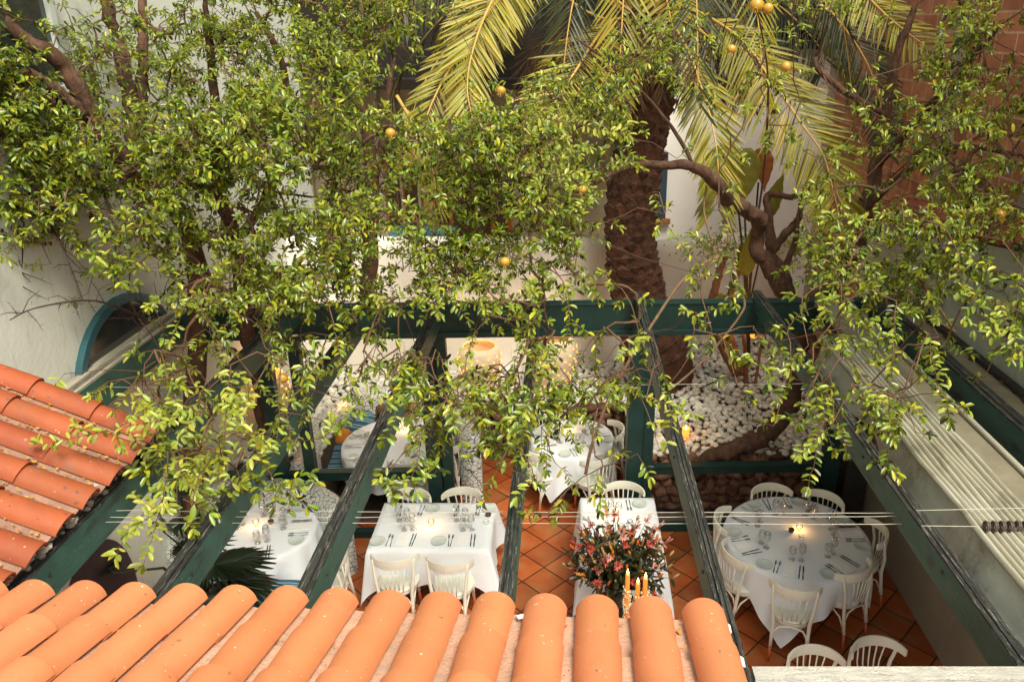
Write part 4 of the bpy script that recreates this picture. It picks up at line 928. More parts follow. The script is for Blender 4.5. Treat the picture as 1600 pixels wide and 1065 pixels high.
ml.build('leaves',MONL,MP,False,solid=.003); mst.build('stems',mat('dark_stem',(.03,.04,.02),.6,.2,8),MP,True)
p=at_z(265,880,.35); MB()
o=MB().lathe([(0,0),(.14,0),(.19,.28),(.21,.29),(.21,.33),(.18,.33),(.15,.05)],n=24).build('terracotta_pot',LEGR,None,True); o.location=(p.x,p.y,.0); tag(o,'orange terracotta pot against the left wall behind the dark leaves','pot')
b0=at_z(1170,576,BEDZ); SP=empty('banana_like_plant',b0); tag(SP,'tall bare stemmed plant with big yellow green leaves before the white building','plant')
ss=MB()
def bigleaf(p,d,L,Wd,m,droop=.4,seed=0):
    d=Vector(d).normalized(); side=d.cross(Vector((.0,-.25,1))).normalized(); up=side.cross(d).normalized(); r=random.Random(seed)
    def fn(u,v):
        t=u; w=Wd*math.sin(math.pi*min(1,.08+.92*t)**.8)*(1-.1*t); s=(v-.5)*2
        return Vector(p)+d*L*t-Vector((0,0,1))*L*droop*t*t+side*w*s*.5+up*(abs(s)*w*.18+.01*math.sin(t*30+s*3))
    mb=MB(); mb.grid(fn,16,9); o=mb.build('leaf',m,SP,True,solid=.002); o.matrix_parent_inverse=Matrix.Translation(-Vector(b0)); return o
for (px,py,y,kx,kt,rr) in ((1150,290,10.6,1166,470,.018),(1162,300,10.6,1168,470,.018),(1175,360,10.7,1170,470,.014),(1205,330,10.8,1172,470,.014),(1185,285,10.7,1170,470,.018)):
    a=at_y(px,py,y); m_=at_y(kx,kt,10.75); ss.tube([b0-b0,m_-b0,(m_.lerp(a,.5)-b0)+Vector((0,0,.05)),a-b0],[rr*1.4,rr,rr*.9,rr*.7],7)
ss.build('stems',mat('dark_green_stem',(.06,.05,.025),.6,.25,9),SP,True)
for (px,py,y,d,L,Wd,m,dr) in ((1150,228,10.5,(-.35,-.2,-.6),.75,.55,BIGL,.15),(1162,232,10.5,(.05,-.1,-.8),.65,.45,BIGL,.1),(1186,232,10.6,(.12,-.1,-.5),.45,.34,BROWNL,.3),(1205,335,10.7,(.15,-.1,.8),.55,.28,BIGL,-.1),(1180,400,10.7,(.1,-.2,.9),.85,.30,BIGL,0),(1163,430,10.6,(.0,-.2,.9),.75,.26,BIGL,0),(1140,470,10.6,(-.4,-.3,.3),.4,.2,BIGL,.3)):
    bigleaf(at_y(px,py,y),d,L,Wd,m,dr,int(px))
# ------------------------------------------------------------ PALM
def spline(P,k=8):
    P=[Vector(p) for p in P]; out=[]
    for i in range(len(P)-1):
        p0=P[max(i-1,0)];p1=P[i];p2=P[i+1];p3=P[min(i+2,len(P)-1)]
        for j in range(k):
            t=j/k; out.append(.5*((2*p1)+(-p0+p2)*t+(2*p0-5*p1+4*p2-p3)*t*t+(-p0+3*p1-3*p2+p3)*t**3))
    out.append(P[-1]); return out
pb=at_z(1032,602,.55); PM=empty('palm_tree',pb); tag(PM,'massive date palm with a scarred brown trunk and long arching fronds','palm')
tpath=spline([at_z(1040,604,.5),at_d(1022,540,10.75),at_d(1000,470,10.5),at_d(988,400,10.3),at_d(985,330,10.2),at_d(1000,240,10.1),at_d(1008,160,10.1),at_d(1005,80,10.1),at_d(1000,30,10.1)],8)
tl=len(tpath); TR=[]
def trunk_r(t): return .53-.16*min(1,t/.25)+.02*math.sin(t*9)-.09*max(0,t-.55)/.45
tm=MB(); nA=22
# core
tm.tube([p-pb for p in tpath],[trunk_r(i/(tl-1))*.9 for i in range(tl)],24)
core=tm.build('trunk',PALMB,PM,True)
# leaf-base scars: overlapping diamond plates spiralling up the trunk
sc=MB(); rg=random.Random(6)
tot=sum((tpath[i+1]-tpath[i]).length for i in range(tl-1)); rows=int(tot/.145)
def tp(t):
    f=t*(tl-1); i=min(int(f),tl-2); return tpath[i].lerp(tpath[i+1],f-i),(tpath[i+1]-tpath[i]).normalized()
for j in range(rows):
    t=j/rows; c_,T=tp(t); r_=trunk_r(t); a_=T.orthogonal().normalized(); b_=T.cross(a_)
    for k in range(13):
        a=2*math.pi*(k+.5*(j%2))/13+rg.uniform(-.07,.07); o=a_*math.cos(a)+b_*math.sin(a); sd_=T.cross(o)
        w=r_*.30*rg.uniform(.75,1.25); h=.155*rg.uniform(.8,1.3); out=.03+.03*rg.random()+.05*max(0,(t-.5)*2)*rg.random()+ (.10 if t>.72 else 0)*rg.random()
        p=c_-pb+o*r_*rg.uniform(.83,.91)+T*rg.uniform(-.03,.03)
        vs=[p-T*h*.62,p-sd_*w*.9+T*h*.05,p+T*h*.5+o*out*.2,p+sd_*w*.9+T*h*.05,p+T*h*.25+o*out-sd_*w*.45,p+T*h*.25+o*out+sd_*w*.45,p-T*h*.25+o*out*.55]
        sc.add(vs,[(0,6,1),(1,6,4),(6,5,4),(0,3,6),(3,5,6),(4,5,2),(1,4,2),(5,3,2)])
sc.build('leaf_scars',PALMB,PM,False)
FN=[0]
def frond(pts,Lf,matl,name='frond',n=70,side_hint=None,width=.034,tipk=.55,start=.12,fwd=.55,droop=.25,rad=.022,asym=(1,1),seed=None):
    FN[0]+=1; rg=random.Random(seed or FN[0]*13); P=spline(pts,10); k=len(P)
    lf=Leafs(); L=[0]
    for i in range(k-1): L.append(L[-1]+(P[i+1]-P[i]).length)
    def at(t):
        d=t*L[-1]; i=0
        while i<k-2 and L[i+1]<d: i+=1
        q=(d-L[i])/max(1e-6,L[i+1]-L[i]); return P[i].lerp(P[i+1],q),(P[i+1]-P[i]).normalized()
    for i in range(n):
        t=start+(1-start)*(i+.5)/n; p,T=at(t); hint=side_hint or (Vector((0,0,CAMZ))-p).normalized()*.8+Vector((0,0,.6))
        S_=T.cross(hint).normalized(); U=S_.cross(T)
        prof=min(1,(t-start)/.18+.25)*(1-(1-tipk)*max(0,(t-.6)/.4)**1.3)
        for s in (-1,1):
            ln=Lf*prof*rg.uniform(.88,1.08)*asym[0 if s<0 else 1]; f=fwd+.5*t+rg.uniform(-.13,.13)
            d=(S_*s+T*f+U*rg.uniform(.0,.22)-Vector((0,0,droop*rg.uniform(.5,1.7)))).normalized()
            pp=p+T*rg.uniform(-.01,.01)
            if rg.random()<.07: continue
            lf.add(pp-pb,d,U+S_*rg.uniform(-.8,.8),ln,width*rg.uniform(.8,1.1))
    r=MB().tube([p-pb for p in P],[rad*(1-.8*i/(k-1)) for i in range(k)],6).build(name,RACH if matl is not DEADF else TWIG,PM,True)
    lf.mesh('leaflets',matl,r,curl=.10,fold=.18,tw=.36)
    return r
D=at_d
C0=at_d(1000,45,10.1)
# fronds read from the photograph: (px, py, depth)
frond([C0,D(930,-90,9.4),D(830,-90,8.4),D(770,0,7.8),D(740,75,7.5),D(730,135,7.4),D(738,185,7.3)],.62,PALML,n=110,start=.35,tipk=.45,fwd=.5)
frond([C0,D(880,-60,9.2),D(790,-10,8.2),D(715,90,7.7),D(680,150,7.5),D(655,215,7.4),D(640,260,7.4)],.50,PALML,n=90,start=.42,tipk=.5,fwd=.55)
frond([C0,D(960,30,9.3),D(925,70,8.7),D(900,110,8.3),D(870,155,8.0),D(850,200,7.8),D(846,250,7.7)],.62,PALML,n=60,start=.3,tipk=.6,fwd=.35)
frond([C0,D(1020,-40,9.2),D(1036,-20,8.6),D(1046,20,8.2),D(1052,45,8.1)],.50,PALML,n=34,start=.45,tipk=.8,fwd=.35)
frond([C0,D(1040,30,9.4),D(1075,80,8.8),D(1100,150,8.4),D(1115,205,8.2),D(1122,262,8.1),D(1120,320,8.1)],.55,PALML,n=70,start=.42,tipk=.75,fwd=.75,droop=.4)
frond([C0,D(1060,10,9.5),D(1150,55,9.0),D(1205,125,8.6),D(1250,190,8.4),D(1285,240,8.3),D(1300,290,8.2),D(1312,340,8.2)],.72,PALML,n=110,start=.3,tipk=.55,fwd=.45,droop=.35)
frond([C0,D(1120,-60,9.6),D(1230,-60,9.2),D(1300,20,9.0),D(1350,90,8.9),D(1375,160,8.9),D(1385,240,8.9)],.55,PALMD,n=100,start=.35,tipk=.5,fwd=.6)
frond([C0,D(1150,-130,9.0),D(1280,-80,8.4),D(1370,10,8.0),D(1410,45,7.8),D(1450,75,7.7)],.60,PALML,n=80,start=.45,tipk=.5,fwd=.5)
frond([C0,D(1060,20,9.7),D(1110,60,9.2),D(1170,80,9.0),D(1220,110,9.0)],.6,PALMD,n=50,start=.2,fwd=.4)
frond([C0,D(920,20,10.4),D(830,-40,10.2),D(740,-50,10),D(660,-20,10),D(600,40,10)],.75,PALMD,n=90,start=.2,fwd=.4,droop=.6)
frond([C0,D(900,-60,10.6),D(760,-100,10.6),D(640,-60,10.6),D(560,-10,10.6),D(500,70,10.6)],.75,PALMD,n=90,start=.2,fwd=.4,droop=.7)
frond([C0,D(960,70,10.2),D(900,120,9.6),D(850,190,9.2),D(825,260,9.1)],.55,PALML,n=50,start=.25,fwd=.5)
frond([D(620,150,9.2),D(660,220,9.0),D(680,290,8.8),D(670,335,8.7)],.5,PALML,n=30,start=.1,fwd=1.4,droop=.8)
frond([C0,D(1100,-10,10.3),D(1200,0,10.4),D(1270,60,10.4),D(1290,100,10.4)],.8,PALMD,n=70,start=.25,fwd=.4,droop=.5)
# dark canopy interior: many more fronds behind / above and dead ones hanging as a skirt
rg=random.Random(17)
for i in range(22):
    a=2*math.pi*i/22+rg.uniform(-.12,.12); el=rg.uniform(-.35,.75); d=Vector((math.cos(a),math.sin(a)*.9+ .15,0)); 
    if d.y<-.35 and el<.5: el=.8
    L=rg.uniform(2.6,3.8); P=[C0+Vector((0,0,.1)),C0+d*L*.3+Vector((0,0,L*(.22+.3*el))),C0+d*L*.62+Vector((0,0,L*(.18+.35*el))),C0+d*L*.88+Vector((0,0,L*(-.08+.25*el))),C0+d*L+Vector((0,0,L*(-.36+.2*el)))]
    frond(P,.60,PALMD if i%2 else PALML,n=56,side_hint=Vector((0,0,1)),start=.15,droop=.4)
for i in range(26):
    a=2*math.pi*i/26+rg.uniform(-.1,.1); d=Vector((math.cos(a),math.sin(a),0)); L=rg.uniform(1.1,2.0)
    P=[C0+d*.2,C0+d*.6+Vector((0,0,.10)),C0+d*(.9+.25*L)+Vector((0,0,-.25)),C0+d*(.95+.3*L)+Vector((0,0,-.4*L-.2))]
    frond(P,.42,DEADF,name='dead_frond',n=34,start=.2,fwd=.9,droop=.8,width=.02)
# ------------------------------------------------------------ POMEGRANATE TREES
DENS=["42354567867674000001141366530256",
"31354678778850000003534665330465",
"53555688888620022256776641345666",
"98777889998400155576355652366677",
"88778999975667888884234564455678",
"66668998777568888975211234554678",
"56667888889888888975211235644678",
"45567888999878888753322235655776",
"11246888999878888643331126755654",
"11112577877867887654311112687454",
"00002477745766666543222113786543",
"00024566533566654332321146555311",
"01234566422565554332411235454220",
"01124556311344343442310134342000",
"00002565100021132431100002120000",
"00004420100020022320000000000000",
"00001400000000011100000000000000",
"00001310000000000000000000000000"]
def dens(px,py):
    r=int(py//50); c=int(px//50)
    if r<0: r=0
    if r>=len(DENS) or c<-1 or c>32: return 0
    v=int(DENS[r][max(0,min(31,c))])
    if 5<=r<=9 and 18<=c<=20: return max(0,v-2)
    return max(0,v-2) if (21<=c<=27 and r<=6 and v>1) else v
TREES={}
def depth0(py):
    ks=[(0,6.4),(200,6.1),(400,5.8),(560,5.3),(700,4.75),(850,4.0),(950,3.8)]
    for (a,b),(c,d) in zip(ks,ks[1:]):
        if py<=c: return b+(d-b)*(max(py,a)-a)/(c-a)
    return ks[-1][1]
seeds=[]
rs=np.random.default_rng(12)
for r in range(-1,len(DENS)):
    for c in range(-1,33):
        d=dens(c*50+25,r*50+25)
        if d==0: continue
        z=depth0(r*50+25); opt=-math.log(1-min(d,9)/9.7); area=2500*(z/5.6)**2
        n=rs.poisson((5.4 if (r<10 and d>=5) else 2.6)*opt*area/560*(1.0 if 0<=c<32 else .4))
        for _ in range(n):
            px=c*50+rs.random()*50; py=r*50+rs.random()*50
            if rs.random()>.5+1.5*MN.noise(Vector((px/48,py/40,3.7)))+.4*MN.noise(Vector((px/110,py/110,9.1))): continue
            dep=depth0(py)+.8*MN.noise(Vector((px/90,py/90,1.3)))+rs.normal(0,.25)+ (rs.random()<.25)*rs.uniform(.3,1.3)
            py2=py-18                     # sprays hang below their root
            p=at_d(px,py2,max(3.6,dep))
            if p.z<3.12 and py<900:
                p=at_z(px,py2,3.12+rs.random()*.25) if rs.random()<.85 else p
            if p.x<-3.88 : p=at_x(px,py2,-3.85)
            seeds.append((px,py,p))
def limb(path,rads,mb,base,n=9,rough=True):
    P=spline(path,6); k=len(P); seg=(k-1)/(len(rads)-1); rg=random.Random(len(path)*7+int(path[0].x*100)); rr=[]
    for i in range(k):
        f=i/seg; j=min(int(f),len(rads)-2); rr.append((rads[j]*(1-(f-j))+rads[j+1]*(f-j))*(1+(.10*rg.uniform(-1,1) if rough else 0)))
    P=[p+Vector((rg.uniform(-1,1),rg.uniform(-1,1),rg.uniform(-1,1)))*rr[i]*.25 for i,p in enumerate(P)]
    mb.tube([p-base for p in P],rr,n); return P
def wp(l): return [D(*q) if len(q)==3 else q for q in l]
TD=[]
# (name label, x-range of foliage, base, limbs[(path, radii)])
TD.append(dict(lab='old pomegranate tree at the left, dark leaning trunks against the white house wall',x=(-100,345),limbs=[
 ([(300,800,8.1),(300,700,8.0),(305,560,7.7),(310,440,7.2),(285,340,6.8),(215,278,6.4),(150,190,6.1),(95,100,5.8),(40,60,5.6),(-20,10,5.5)],[.11,.10,.095,.09,.085,.08,.075,.065,.05,.03]),
 ([(225,290,6.45),(212,240,6.4),(203,160,6.4),(190,90,6.4),(165,0,6.3),(150,-60,6.2)],[.075,.07,.06,.055,.045,.03]),
 ([(212,240,6.4),(222,140,6.5),(225,60,6.5),(222,-30,6.5)],[.05,.05,.045,.03]),
 ([(130,180,6.0),(70,130,5.7),(0,105,5.5),(-40,90,5.4)],[.05,.045,.04,.02])]))
TD.append(dict(lab='pomegranate tree left of centre with reddish trunk and long hanging leafy sprays',x=(345,700),limbs=[
 ([(412,720,9.0),(412,640,8.8),(398,560,8.4),(378,470,8.0),(368,380,7.6),(345,300,7.2),(340,200,6.9),(330,100,6.7),(320,0,6.6)],[.10,.09,.085,.08,.07,.06,.045,.035,.02]),
 ([(368,380,7.6),(420,300,7.4),(450,200,7.3),(440,100,7.2),(400,20,7.1)],[.05,.045,.04,.035,.02]),
 ([(575,470,8.4),(578,380,8.3),(580,280,8.1),(572,200,8.0),(556,130,7.9),(545,40,7.8)],[.08,.08,.075,.065,.05,.03]),
 ([(412,560,8.4),(480,520,8.4),(575,470,8.4)],[.05,.05,.06]),
 ([(580,290,8.1),(600,220,8.0),(605,160,7.9),(615,90,7.8)],[.05,.045,.035,.02])]))
TD.append(dict(lab='twisted pomegranate tree with thick gnarled trunk rising from the pebbles to the centre',x=(700,1215),limbs=[
 ([(1095,722,9.25),(1135,705,9.25),(1180,690,9.4),(1222,655,9.5),(1242,600,9.6),(1248,540,9.5),(1234,470,9.2),(1205,425,9.1),(1183,385,9.0),(1187,345,8.8),(1165,326,8.5),(1140,318,8.2),(1122,288,7.8),(1085,262,7.6),(1040,258,7.5),(980,262,7.3),(900,300,7.0)],[.07,.10,.115,.12,.11,.105,.105,.10,.09,.085,.085,.08,.07,.055,.045,.03,.02]),
 ([(1232,460,9.2),(1222,428,9.2),(1205,395,9.2),(1202,345,9.2),(1200,305,9.2),(1235,308,9.1),(1280,300,9.0)],[.09,.07,.06,.05,.045,.035,.02]),
 ([(1205,395,9.2),(1230,362,9.1),(1248,340,9.1),(1252,300,9.0)],[.05,.05,.035,.02]),
 ([(1225,420,9.2),(1240,385,9.1),(1248,330,9.0)],[.045,.035,.02]),
 ([(1085,262,7.6),(1050,200,7.4),(980,120,7.1),(900,60,6.9)],[.022,.018,.012,.008]),
 ([(1183,345,8.8),(1195,250,8.2),(1200,120,7.4),(1180,0,6.8)],[.012,.012,.010,.006])]))
TD.append(dict(lab='pomegranate tree at the right with dark trunk before the brick building',x=(1215,1750),limbs=[
 ([(1290,560,9.0),(1268,500,8.8),(1280,462,8.7),(1306,432,8.6),(1333,395,8.5),(1350,330,8.3),(1370,260,8.1),(1382,180,7.9),(1400,90,7.6),(1430,10,7.4)],[.12,.12,.12,.11,.11,.09,.07,.06,.045,.03]),
 ([(1370,260,8.1),(1440,180,7.2),(1500,110,6.7),(1560,40,6.4)],[.05,.04,.03,.02]),
 ([(1350,330,8.3),(1430,255,7.4),(1500,230,6.8),(1580,240,6.3)],[.035,.03,.025,.015]),
 ([(1382,180,7.9),(1330,150,7.6),(1280,110,7.6),(1274,90,7.6)],[.04,.03,.03,.02])]))
for td in TD:
    L0=[wp(l) for l,_ in td['limbs']]; base=L0[0][0].copy(); base.z=max(0.4,base.z-.3) if td is not TD[2] else base.z-.1
    t=empty('pomegranate_tree',base); tag(t,td['lab'],'tree','pomegranate trees over the pergola'); tm=MB(); nodes=[]; 
    for (l,rr),pp in zip(td['limbs'],L0):
        if l is td['limbs'][0][0]: pp=[base+Vector((0,0,-.1))]+pp; rr=[rr[0]*1.25]+rr
        Pq=limb(pp,rr,tm,base,10); st_=max(0,int(len(Pq)*.3)) if l is td['limbs'][0][0] else 0
        nodes+=[Vector(p) for p in Pq[st_::2]]
    tm.build('trunk',BARK,t,True)
    mine=[s for s in seeds if td['x'][0]<=s[0]+rs.normal(0,35)<td['x'][1]] if td is None else []
    td['t']=t; td['base']=base; td['nodes']=nodes; td['mine']=[]
for s in seeds:
    x=s[0]+rs.normal(0,30); k=0
    for i,td in enumerate(TD):
        if td['x'][0]<=x<td['x'][1]: k=i
    TD[k]['mine'].append(s)
NT=0
# long hanging strands seen in the photograph: x0,y0,x1,y1,depth,young
STR={0:[(245,620,262,760,4.7,0),(262,740,228,895,4.15,1),(320,640,60,695,4.6,1),(250,790,183,868,4.2,1),(300,640,232,742,4.7,0),(150,330,190,440,5.5,0),(60,330,10,300,5.4,0),(120,300,150,400,5.4,0),(90,150,140,240,5.7,0),(255,560,290,690,4.9,0)],
1:[(360,570,345,735,4.6,1),(400,600,392,715,4.7,1),(345,735,375,755,4.5,1),(435,620,400,770,4.7,0),(470,600,500,560,5.0,0),(400,700,480,790,4.6,0),(520,500,560,640,5.0,0),(600,560,640,650,4.9,0),(645,640,628,800,4.75,0),(690,560,700,640,4.9,0),(610,600,600,690,4.8,0),(455,690,520,660,4.8,1),(660,600,720,690,4.8,0),(325,720,340,800,4.5,0),(300,230,420,160,5.6,1)],
2:[(742,520,752,655,4.9,1),(775,600,790,720,4.8,0),(835,560,812,720,4.7,0),(812,700,806,775,4.6,1),(700,620,760,700,4.8,0),(880,440,840,600,5.0,0),(930,600,870,700,6.2,0),(960,640,900,780,6.2,0),(900,730,960,820,6.2,0),(850,700,890,850,6.0,0),(1010,620,1040,690,4.9,1),(800,640,870,640,5.0,0),(1150,380,1140,480,6.6,0),(820,180,980,210,5.6,1),(1020,300,1100,420,6.0,0),(900,270,1000,250,5.7,0),(820,800,905,850,6.2,0),(715,730,810,760,6.4,0)],
3:[(1400,470,1385,735,4.75,0),(1290,560,1250,660,5.0,0),(1270,600,1262,760,4.8,0),(1300,600,1300,700,4.8,0),(1330,560,1390,640,4.9,0),(1450,520,1480,650,4.8,0),(1500,400,1530,480,5.0,0),(1520,460,1600,500,5.0,0),(1560,470,1600,555,4.9,1),(1255,340,1262,460,7.0,0),(1400,320,1440,420,5.3,0),(1440,540,1480,590,4.9,1),(1240,560,1200,600,5.0,0),(1600,420,1590,560,4.9,0),(1470,380,1540,430,5.1,0),(1230,520,1300,470,5.0,0)]}
for td in TD:
    nodes=td['nodes']; base=td['base']; mine=td['mine']; n0=len(nodes)
    NP=np.array([list(p) for p in nodes]); Q=np.array([list(s[2]) for s in mine])
    dmin=np.min(np.linalg.norm(Q[:,None]-NP[None],axis=2),axis=1); order=np.argsort(dmin)
    par=[-1]*n0; pos=[Vector(p) for p in NP]; arr=np.zeros((n0+len(Q),3)); arr[:n0]=NP; m=n0
    for i in order:
        j=int(np.argmin(np.sum((arr[:m]-Q[i])**2,axis=1))); arr[m]=Q[i]; par.append(j); pos.append(Vector(Q[i])); m+=1
    cnt=[1]*m
    for i in range(m-1,n0-1,-1): 
        if par[i]>=0: cnt[par[i]]+=cnt[i]
    br=MB(); rg=random.Random(31); lf=Leafs(); ly=Leafs(); hang={}
    for i in range(n0,m):
        a,b=pos[par[i]],pos[i]; L=(b-a).length
        if L>.02:
            r1=.0018+.0012*math.sqrt(cnt[i]); r0=min(.02,r1*1.3)
            mid=a.lerp(b,.5)+Vector((rg.gauss(0,.06),rg.gauss(0,.06),rg.gauss(0,.05)+.05))*L
            br.tube([a-base,a.lerp(mid,.6)-base,mid-base+Vector((rg.gauss(0,.02),0,rg.gauss(0,.02)))*L,b-base],[r0,(r0+r1)/2,r1,r1*.9],5,cap=False)
    for s,i in zip([mine[k] for k in order],range(n0,m)):
        px,py,p=s; low=py>520; young=(rg.random()<.07) or (560<py<760 and 250<px<420 and rg.random()<.5) or (50<px<230 and 610<py<700) or (200<py<330 and 830<px<1000 and rg.random()<.55)
        par_d=(p-pos[par[i]]); par_d=par_d.normalized() if par_d.length>1e-4 else Vector((0,0,1))
        nt_=1 if not low else 1
        h=Vector((rg.gauss(0,1),rg.gauss(0,1)-.25,rg.gauss(0,.5)))
        if low: d=(h*.75+Vector((0,0,-1))*.65+par_d*.3).normalized(); L=rg.uniform(.14,.28)
        else: d=(h.normalized()*.9+par_d*.45+Vector((0,0,rg.choice((-.2,.5,.3,.1))))).normalized(); L=rg.uniform(.13,.27)
        nn=int(L/.028); q=p.copy(); dd=d.copy(); P=[q.copy()]
        tgt=ly if young else lf; ph=rg.random()*6
        for k in range(nn):
            dd=(dd+Vector((rg.gauss(0,.07),rg.gauss(0,.07),rg.gauss(0,.07)+(-.035 if low else -.012)))).normalized(); q=q+dd*.028; P.append(q.copy())
            sx_=F*q.x/max(.1,(q.y*cP-(q.z-CAMZ)*sP))+PX; sy_=PY-F*((q.z-CAMZ)*cP+q.y*sP)/max(.1,(q.y*cP-(q.z-CAMZ)*sP))
            dn_=dens(sx_,sy_) if -50<sx_<1650 and sy_>-40 else 5
            if k>2 and dn_<=1 and rg.random()<(.75 if dn_==0 else .3): break
            if q.z<3.02 and p.z>3.05 and abs(q.x)<3.9 and rg.random()<.5 and k>6: break
            a_=dd.orthogonal().normalized(); b_=dd.cross(a_); 
            if k%1==0 and k>0:
                for w in range(2 if k%3 else 3):
                    ph+=2.2+rg.uniform(-.4,.4); o=(a_*math.cos(ph)+b_*math.sin(ph)); ld=(o*1.0+dd*.42+Vector((0,0,-.02 if not low else -.10))).normalized()
                    sz=rg.uniform(.036,.072)*(1.0-.35*(k/nn)**3)
                    up=(Vector((0,-.25,1))*.9+dd*.3+Vector((rg.gauss(0,.35),rg.gauss(0,.35),rg.gauss(0,.35))))
                    tgt.add(q-base,ld,up,sz,sz*rg.uniform(.36,.48))
        for w in range(4):      # terminal tuft
            ph+=1.6; o=(a_*math.cos(ph)+b_*math.sin(ph)); tgt.add(q-base,(o*.6+dd).normalized(),Vector((0,-.2,1))+Vector((rg.gauss(0,.3),rg.gauss(0,.3),0)),rg.uniform(.045,.07),.022)
        st=max(1,len(P)//4); PP=[P[z_] for z_ in range(0,len(P),st)]+[P[-1]]
        br.tube([z_-base for z_ in PP],[.0024-.0014*z_/len(PP) for z_ in range(len(PP))],4,cap=False)
    for (sx0,sy0,sx1,sy1,dep_,yg) in STR.get(TD.index(td),[]):
        A=D(sx0,sy0,dep_); B=D(sx1,sy1,dep_-.12)
        for E in (A,B):
            if E.z<3.08 and abs(E.x)<3.8: E.z=3.08
        jn=pos[int(np.argmin(np.sum((arr[:m]-np.array(list(A)))**2,axis=1)))]; tgt=ly if yg else lf
        br.tube([jn-base,jn.lerp(A,.5)-base+Vector((0,0,.08)),A-base],[.006,.005,.004],5,cap=False)
        n_=max(4,int((B-A).length/.030)); bow=Vector((rg.gauss(0,.05),rg.gauss(0,.05),0)); PP=[A.lerp(B,z_/n_)+bow*math.sin(math.pi*z_/n_)+Vector((rg.gauss(0,.003),rg.gauss(0,.003),0)) for z_ in range(n_+1)]
        br.tube([z_-base for z_ in PP],[.004*(1-.7*z_/n_) for z_ in range(n_+1)],5,cap=False)
        for z_ in range(1,n_):
            T=(PP[z_+1]-PP[z_-1]).normalized(); sd_=T.cross(Vector((0,-.8,.5))).normalized(); ph=rg.uniform(-.95,.95)
            for s_ in (-1,1):
                if rg.random()<.2: continue
                o=(sd_*s_*math.cos(ph)+T.cross(sd_)*math.sin(ph)*s_); sz=rg.uniform(.044,.070); tgt.add(PP[z_]-base,(o+T*rg.uniform(.1,.7)+Vector((rg.gauss(0,.15),rg.gauss(0,.3),rg.gauss(0,.15)))).normalized(),Vector((rg.gauss(0,.5),-.5,1)),sz,sz*rg.uniform(.36,.46))
            if rg.random()<.16:
                o=(sd_*rg.choice((-1,1))+T*.8+Vector((0,rg.gauss(0,.5),.1))).normalized(); q=PP[z_].copy(); L_=rg.randint(3,7); q0=q.copy()
                for w in range(L_):
                    q=q+o*.03
                    for v_ in range(3): a_=o.orthogonal(); tgt.add(q-base,(o*.5+Vector((rg.gauss(0,1),rg.gauss(0,1),rg.gauss(0,.7)))).normalized(),Vector((rg.gauss(0,.3),-.4,1)),rg.uniform(.045,.072),.027)
                br.tube([q0-base,q-base],[.002,.001],4,cap=False)
        for w in range(5): tgt.add(PP[-1]-base,(T+Vector((rg.gauss(0,.7),rg.gauss(0,.7),rg.gauss(0,.7)))).normalized(),Vector((rg.gauss(0,.3),-.4,1)),rg.uniform(.05,.08),.03)
    br.build('branches',TWIG,td['t'],True)
    lf.mesh('foliage',LEAF,td['t']); NT+=len(lf.p)+len(ly.p)
    if ly.p: ly.mesh('young_foliage',LEAFY,td['t'])
print('leaves',NT,'seeds',len(seeds))
# bare twiggy branches on the white wall side
def bare(paths,td,r0=.008,m=TWIG,name='bare_branch',seed=1,twigs=10):
    rg=random.Random(seed); mb=MB(); base=td['base'] if isinstance(td,dict) else td.location
    for pa in paths:
        P=spline(wp(pa),7); n=len(P); mb.tube([p-base for p in P],[r0*(1-.7*i/n) for i in range(n)],6)
        for k in range(twigs):
            i=rg.randint(1,n-2); d=Vector((rg.gauss(0,1),rg.gauss(0,.5),rg.gauss(0,1))).normalized(); L=rg.uniform(.06,.28); p=P[i]; q=p+d*L*.5; e=q+(d+Vector((rg.gauss(0,.5),0,rg.gauss(0,.5)))).normalized()*L*.5
            mb.tube([p-base,q-base,e-base],[r0*.35,r0*.28,.0012],4)
            for z in range(3): f=rg.random(); s_=p.lerp(e,f); mb.tube([s_-base,s_-base+Vector((rg.gauss(0,1),rg.gauss(0,1),rg.gauss(0,1))).normalized()*.035],[.0016,.001],4)
    mb.build(name,m,td['t'] if isinstance(td,dict) else td,True)
bare([[(215,278,6.4),(150,262,6.0),(80,225,5.8),(0,228,5.6)],[(240,320,6.3),(130,290,5.9),(60,280,5.8),(40,330,5.7),(35,400,5.7),(32,450,5.7)],[(60,330,5.9),(90,370,5.8),(115,430,5.7),(130,470,5.6)],[(150,262,6.0),(170,330,5.8),(180,400,5.7),(178,455,5.7)],[(230,500,6.1),(150,470,5.6),(60,480,5.4),(15,500,5.3)],[(290,420,6.4),(250,465,6.2),(215,490,6.0),(200,500,5.9)]],TD[0],.011,mat('dark_twig',(.035,.022,.016),.85,.3,12),seed=3,twigs=16)
bare([[(640,330,7.4),(700,350,7.2),(760,370,7.0)],[(430,300,7.0),(560,320,6.9),(640,345,6.9)]],TD[1],.012,seed=5,twigs=8)
bare([[(1270,90,7.6),(1282,110,7.6),(1300,140,7.5),(1330,160,7.5)],[(1400,180,7.4),(1440,160,7.0),(1500,160,6.6)],[(1500,10,6.6),(1530,60,6.5),(1545,120,6.5)],[(1370,300,7.9),(1400,270,7.6),(1440,235,7.2)]],TD[3],.012,seed=6,twigs=9)
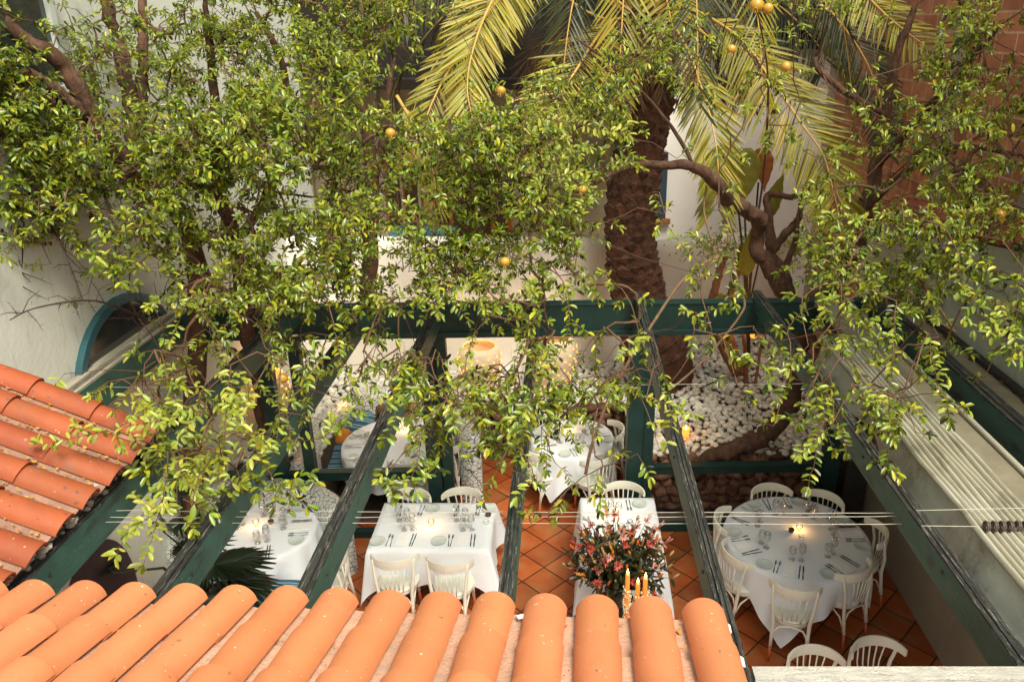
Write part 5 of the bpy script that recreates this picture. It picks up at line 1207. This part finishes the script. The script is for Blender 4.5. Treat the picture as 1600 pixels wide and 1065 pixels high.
# arched bare vine over the crossbeam
vb=at_z(925,745,0); VN=empty('bare_vine',vb); tag(VN,'long leafless brown vine arching over the green crossbeam at the centre','vine')
def vine(pa,r,n): P=spline(wp(pa),8); return MB().tube([p-vb for p in P],[r*(1-.35*i/len(P)) for i in range(len(P))],7).build(n,mat('vine_bark',(.20,.12,.065),.8,.3,20,.6,60) if 'vine_bark' not in MATS else MATS['vine_bark'],VN,True)
vine([(915,740,7.6),(925,695,7.5),(950,625,7.4),(978,572,7.3),(1020,505,7.3),(1062,443,7.4),(1095,415,7.5),(1120,402,7.6),(1143,402,7.7),(1150,430,7.7),(1163,470,7.7),(1158,490,7.6),(1128,530,7.4),(1090,572,7.3),(1045,610,7.2)],.017,'stem')
vine([(1120,402,7.6),(1110,370,7.7),(1100,330,7.8),(1104,290,7.9)],.013,'side_stem')
vine([(1000,560,7.4),(1040,600,7.3),(1075,560,7.3)],.005,'side_stem')
vine([(978,572,7.3),(1010,640,7.2),(1030,700,7.1)],.004,'side_stem')
# small lit shrub stems at the back
sb=at_z(1150,600,BEDZ); SH=empty('slender_shrub',sb); tag(SH,'slender forked tree with orange lit stems against the garden wall','shrub')
mb=MB()
for pa,rr in (([(1150,585,11.3),(1122,520,11.2),(1115,470,11.1),(1122,430,11.0),(1135,400,10.9)],[.07,.07,.065,.055,.03]),([(1160,585,11.3),(1140,520,11.2),(1140,470,11.1),(1152,420,11.0),(1160,380,10.9)],[.06,.055,.055,.05,.03]),([(1166,600,11.3),(1166,560,11.2),(1163,525,11.1),(1166,480,11.0)],[.04,.03,.025,.02]),([(1180,600,11.2),(1186,560,11.2),(1195,500,11.1)],[.025,.02,.015])):
    limb(wp(pa),rr,mb,sb,8)
mb.build('trunk',mat('lamp_tinted_bark',(.22,.09,.04),.85,.4,14,.8,40),SH,True)  # orange lamplight on the stems is put into the bark colour
lf=Leafs(); rg=random.Random(8)
for k in range(420):
    p=at_d(1120+rg.gauss(0,32),385+rg.gauss(0,14),10.9+rg.gauss(0,.15)); lf.add(p-sb,(rg.gauss(0,1),rg.gauss(0,1),rg.gauss(0,1)),(rg.gauss(0,.5),-.3,1),rg.uniform(.04,.08),.03)
for k in range(260):
    p=at_d(1240+rg.gauss(0,10),385+rg.gauss(0,16),10.9+rg.gauss(0,.15)); lf.add(p-sb,(rg.gauss(0,1),rg.gauss(0,1),rg.gauss(0,1)),(rg.gauss(0,.5),-.3,1),rg.uniform(.04,.08),.03)
lf.mesh('foliage',LEAFY,SH)
# fruits
def fruit(px,py,dep,r,td,m=None):
    p=D(px,py,dep); b=td['base']; o=MB().lathe([(0.001,-r),(r*.55,-r*.86),(r*.92,-r*.4),(r,0),(r*.9,r*.45),(r*.5,r*.85),(0.001,r*.98)],n=20).build('fruit',m or FRUIT,td['t'],True); o.location=p-b; o.rotation_euler=(random.uniform(-1.0,-.3),random.uniform(-.7,.7),0); o.scale=(1,random.uniform(.92,1.05),random.uniform(.88,1.0))
    cr=MB(); 
    for k in range(6): a=k*math.pi/3; cr.prism([(r*.22*math.cos(a-.4),r*.22*math.sin(a-.4),0),(r*.22*math.cos(a+.4),r*.22*math.sin(a+.4),0),(r*.38*math.cos(a),r*.38*math.sin(a),-r*.75)],(0,0,0),(r*.03*math.cos(a),r*.03*math.sin(a),0))
    c=cr.build('calyx',m or FRUIT,o); c.location=(0,0,-r*.88)
    MB().tube([(0,0,r*.95),(0,0,r*1.6)],.003,5).build('stalk',TWIG,o)
for (px,py,r) in ((1182,9,.052),(1200,14,.040),(1143,77,.034),(1228,104,.036)): fruit(px,py,5.5,r,TD[2])
fruit(610,208,5.5,.037,TD[1]); fruit(783,142,5.5,.034,TD[2]); fruit(789,409,5.2,.034,TD[2]); fruit(442,590,4.9,.034,TD[1]); fruit(1562,335,5.8,.046,TD[3]); fruit(910,296,5.4,.03,TD[2])
# remove nothing; final parent bookkeeping
for o in list(S.objects):
    if o.name not in COL.objects: pass
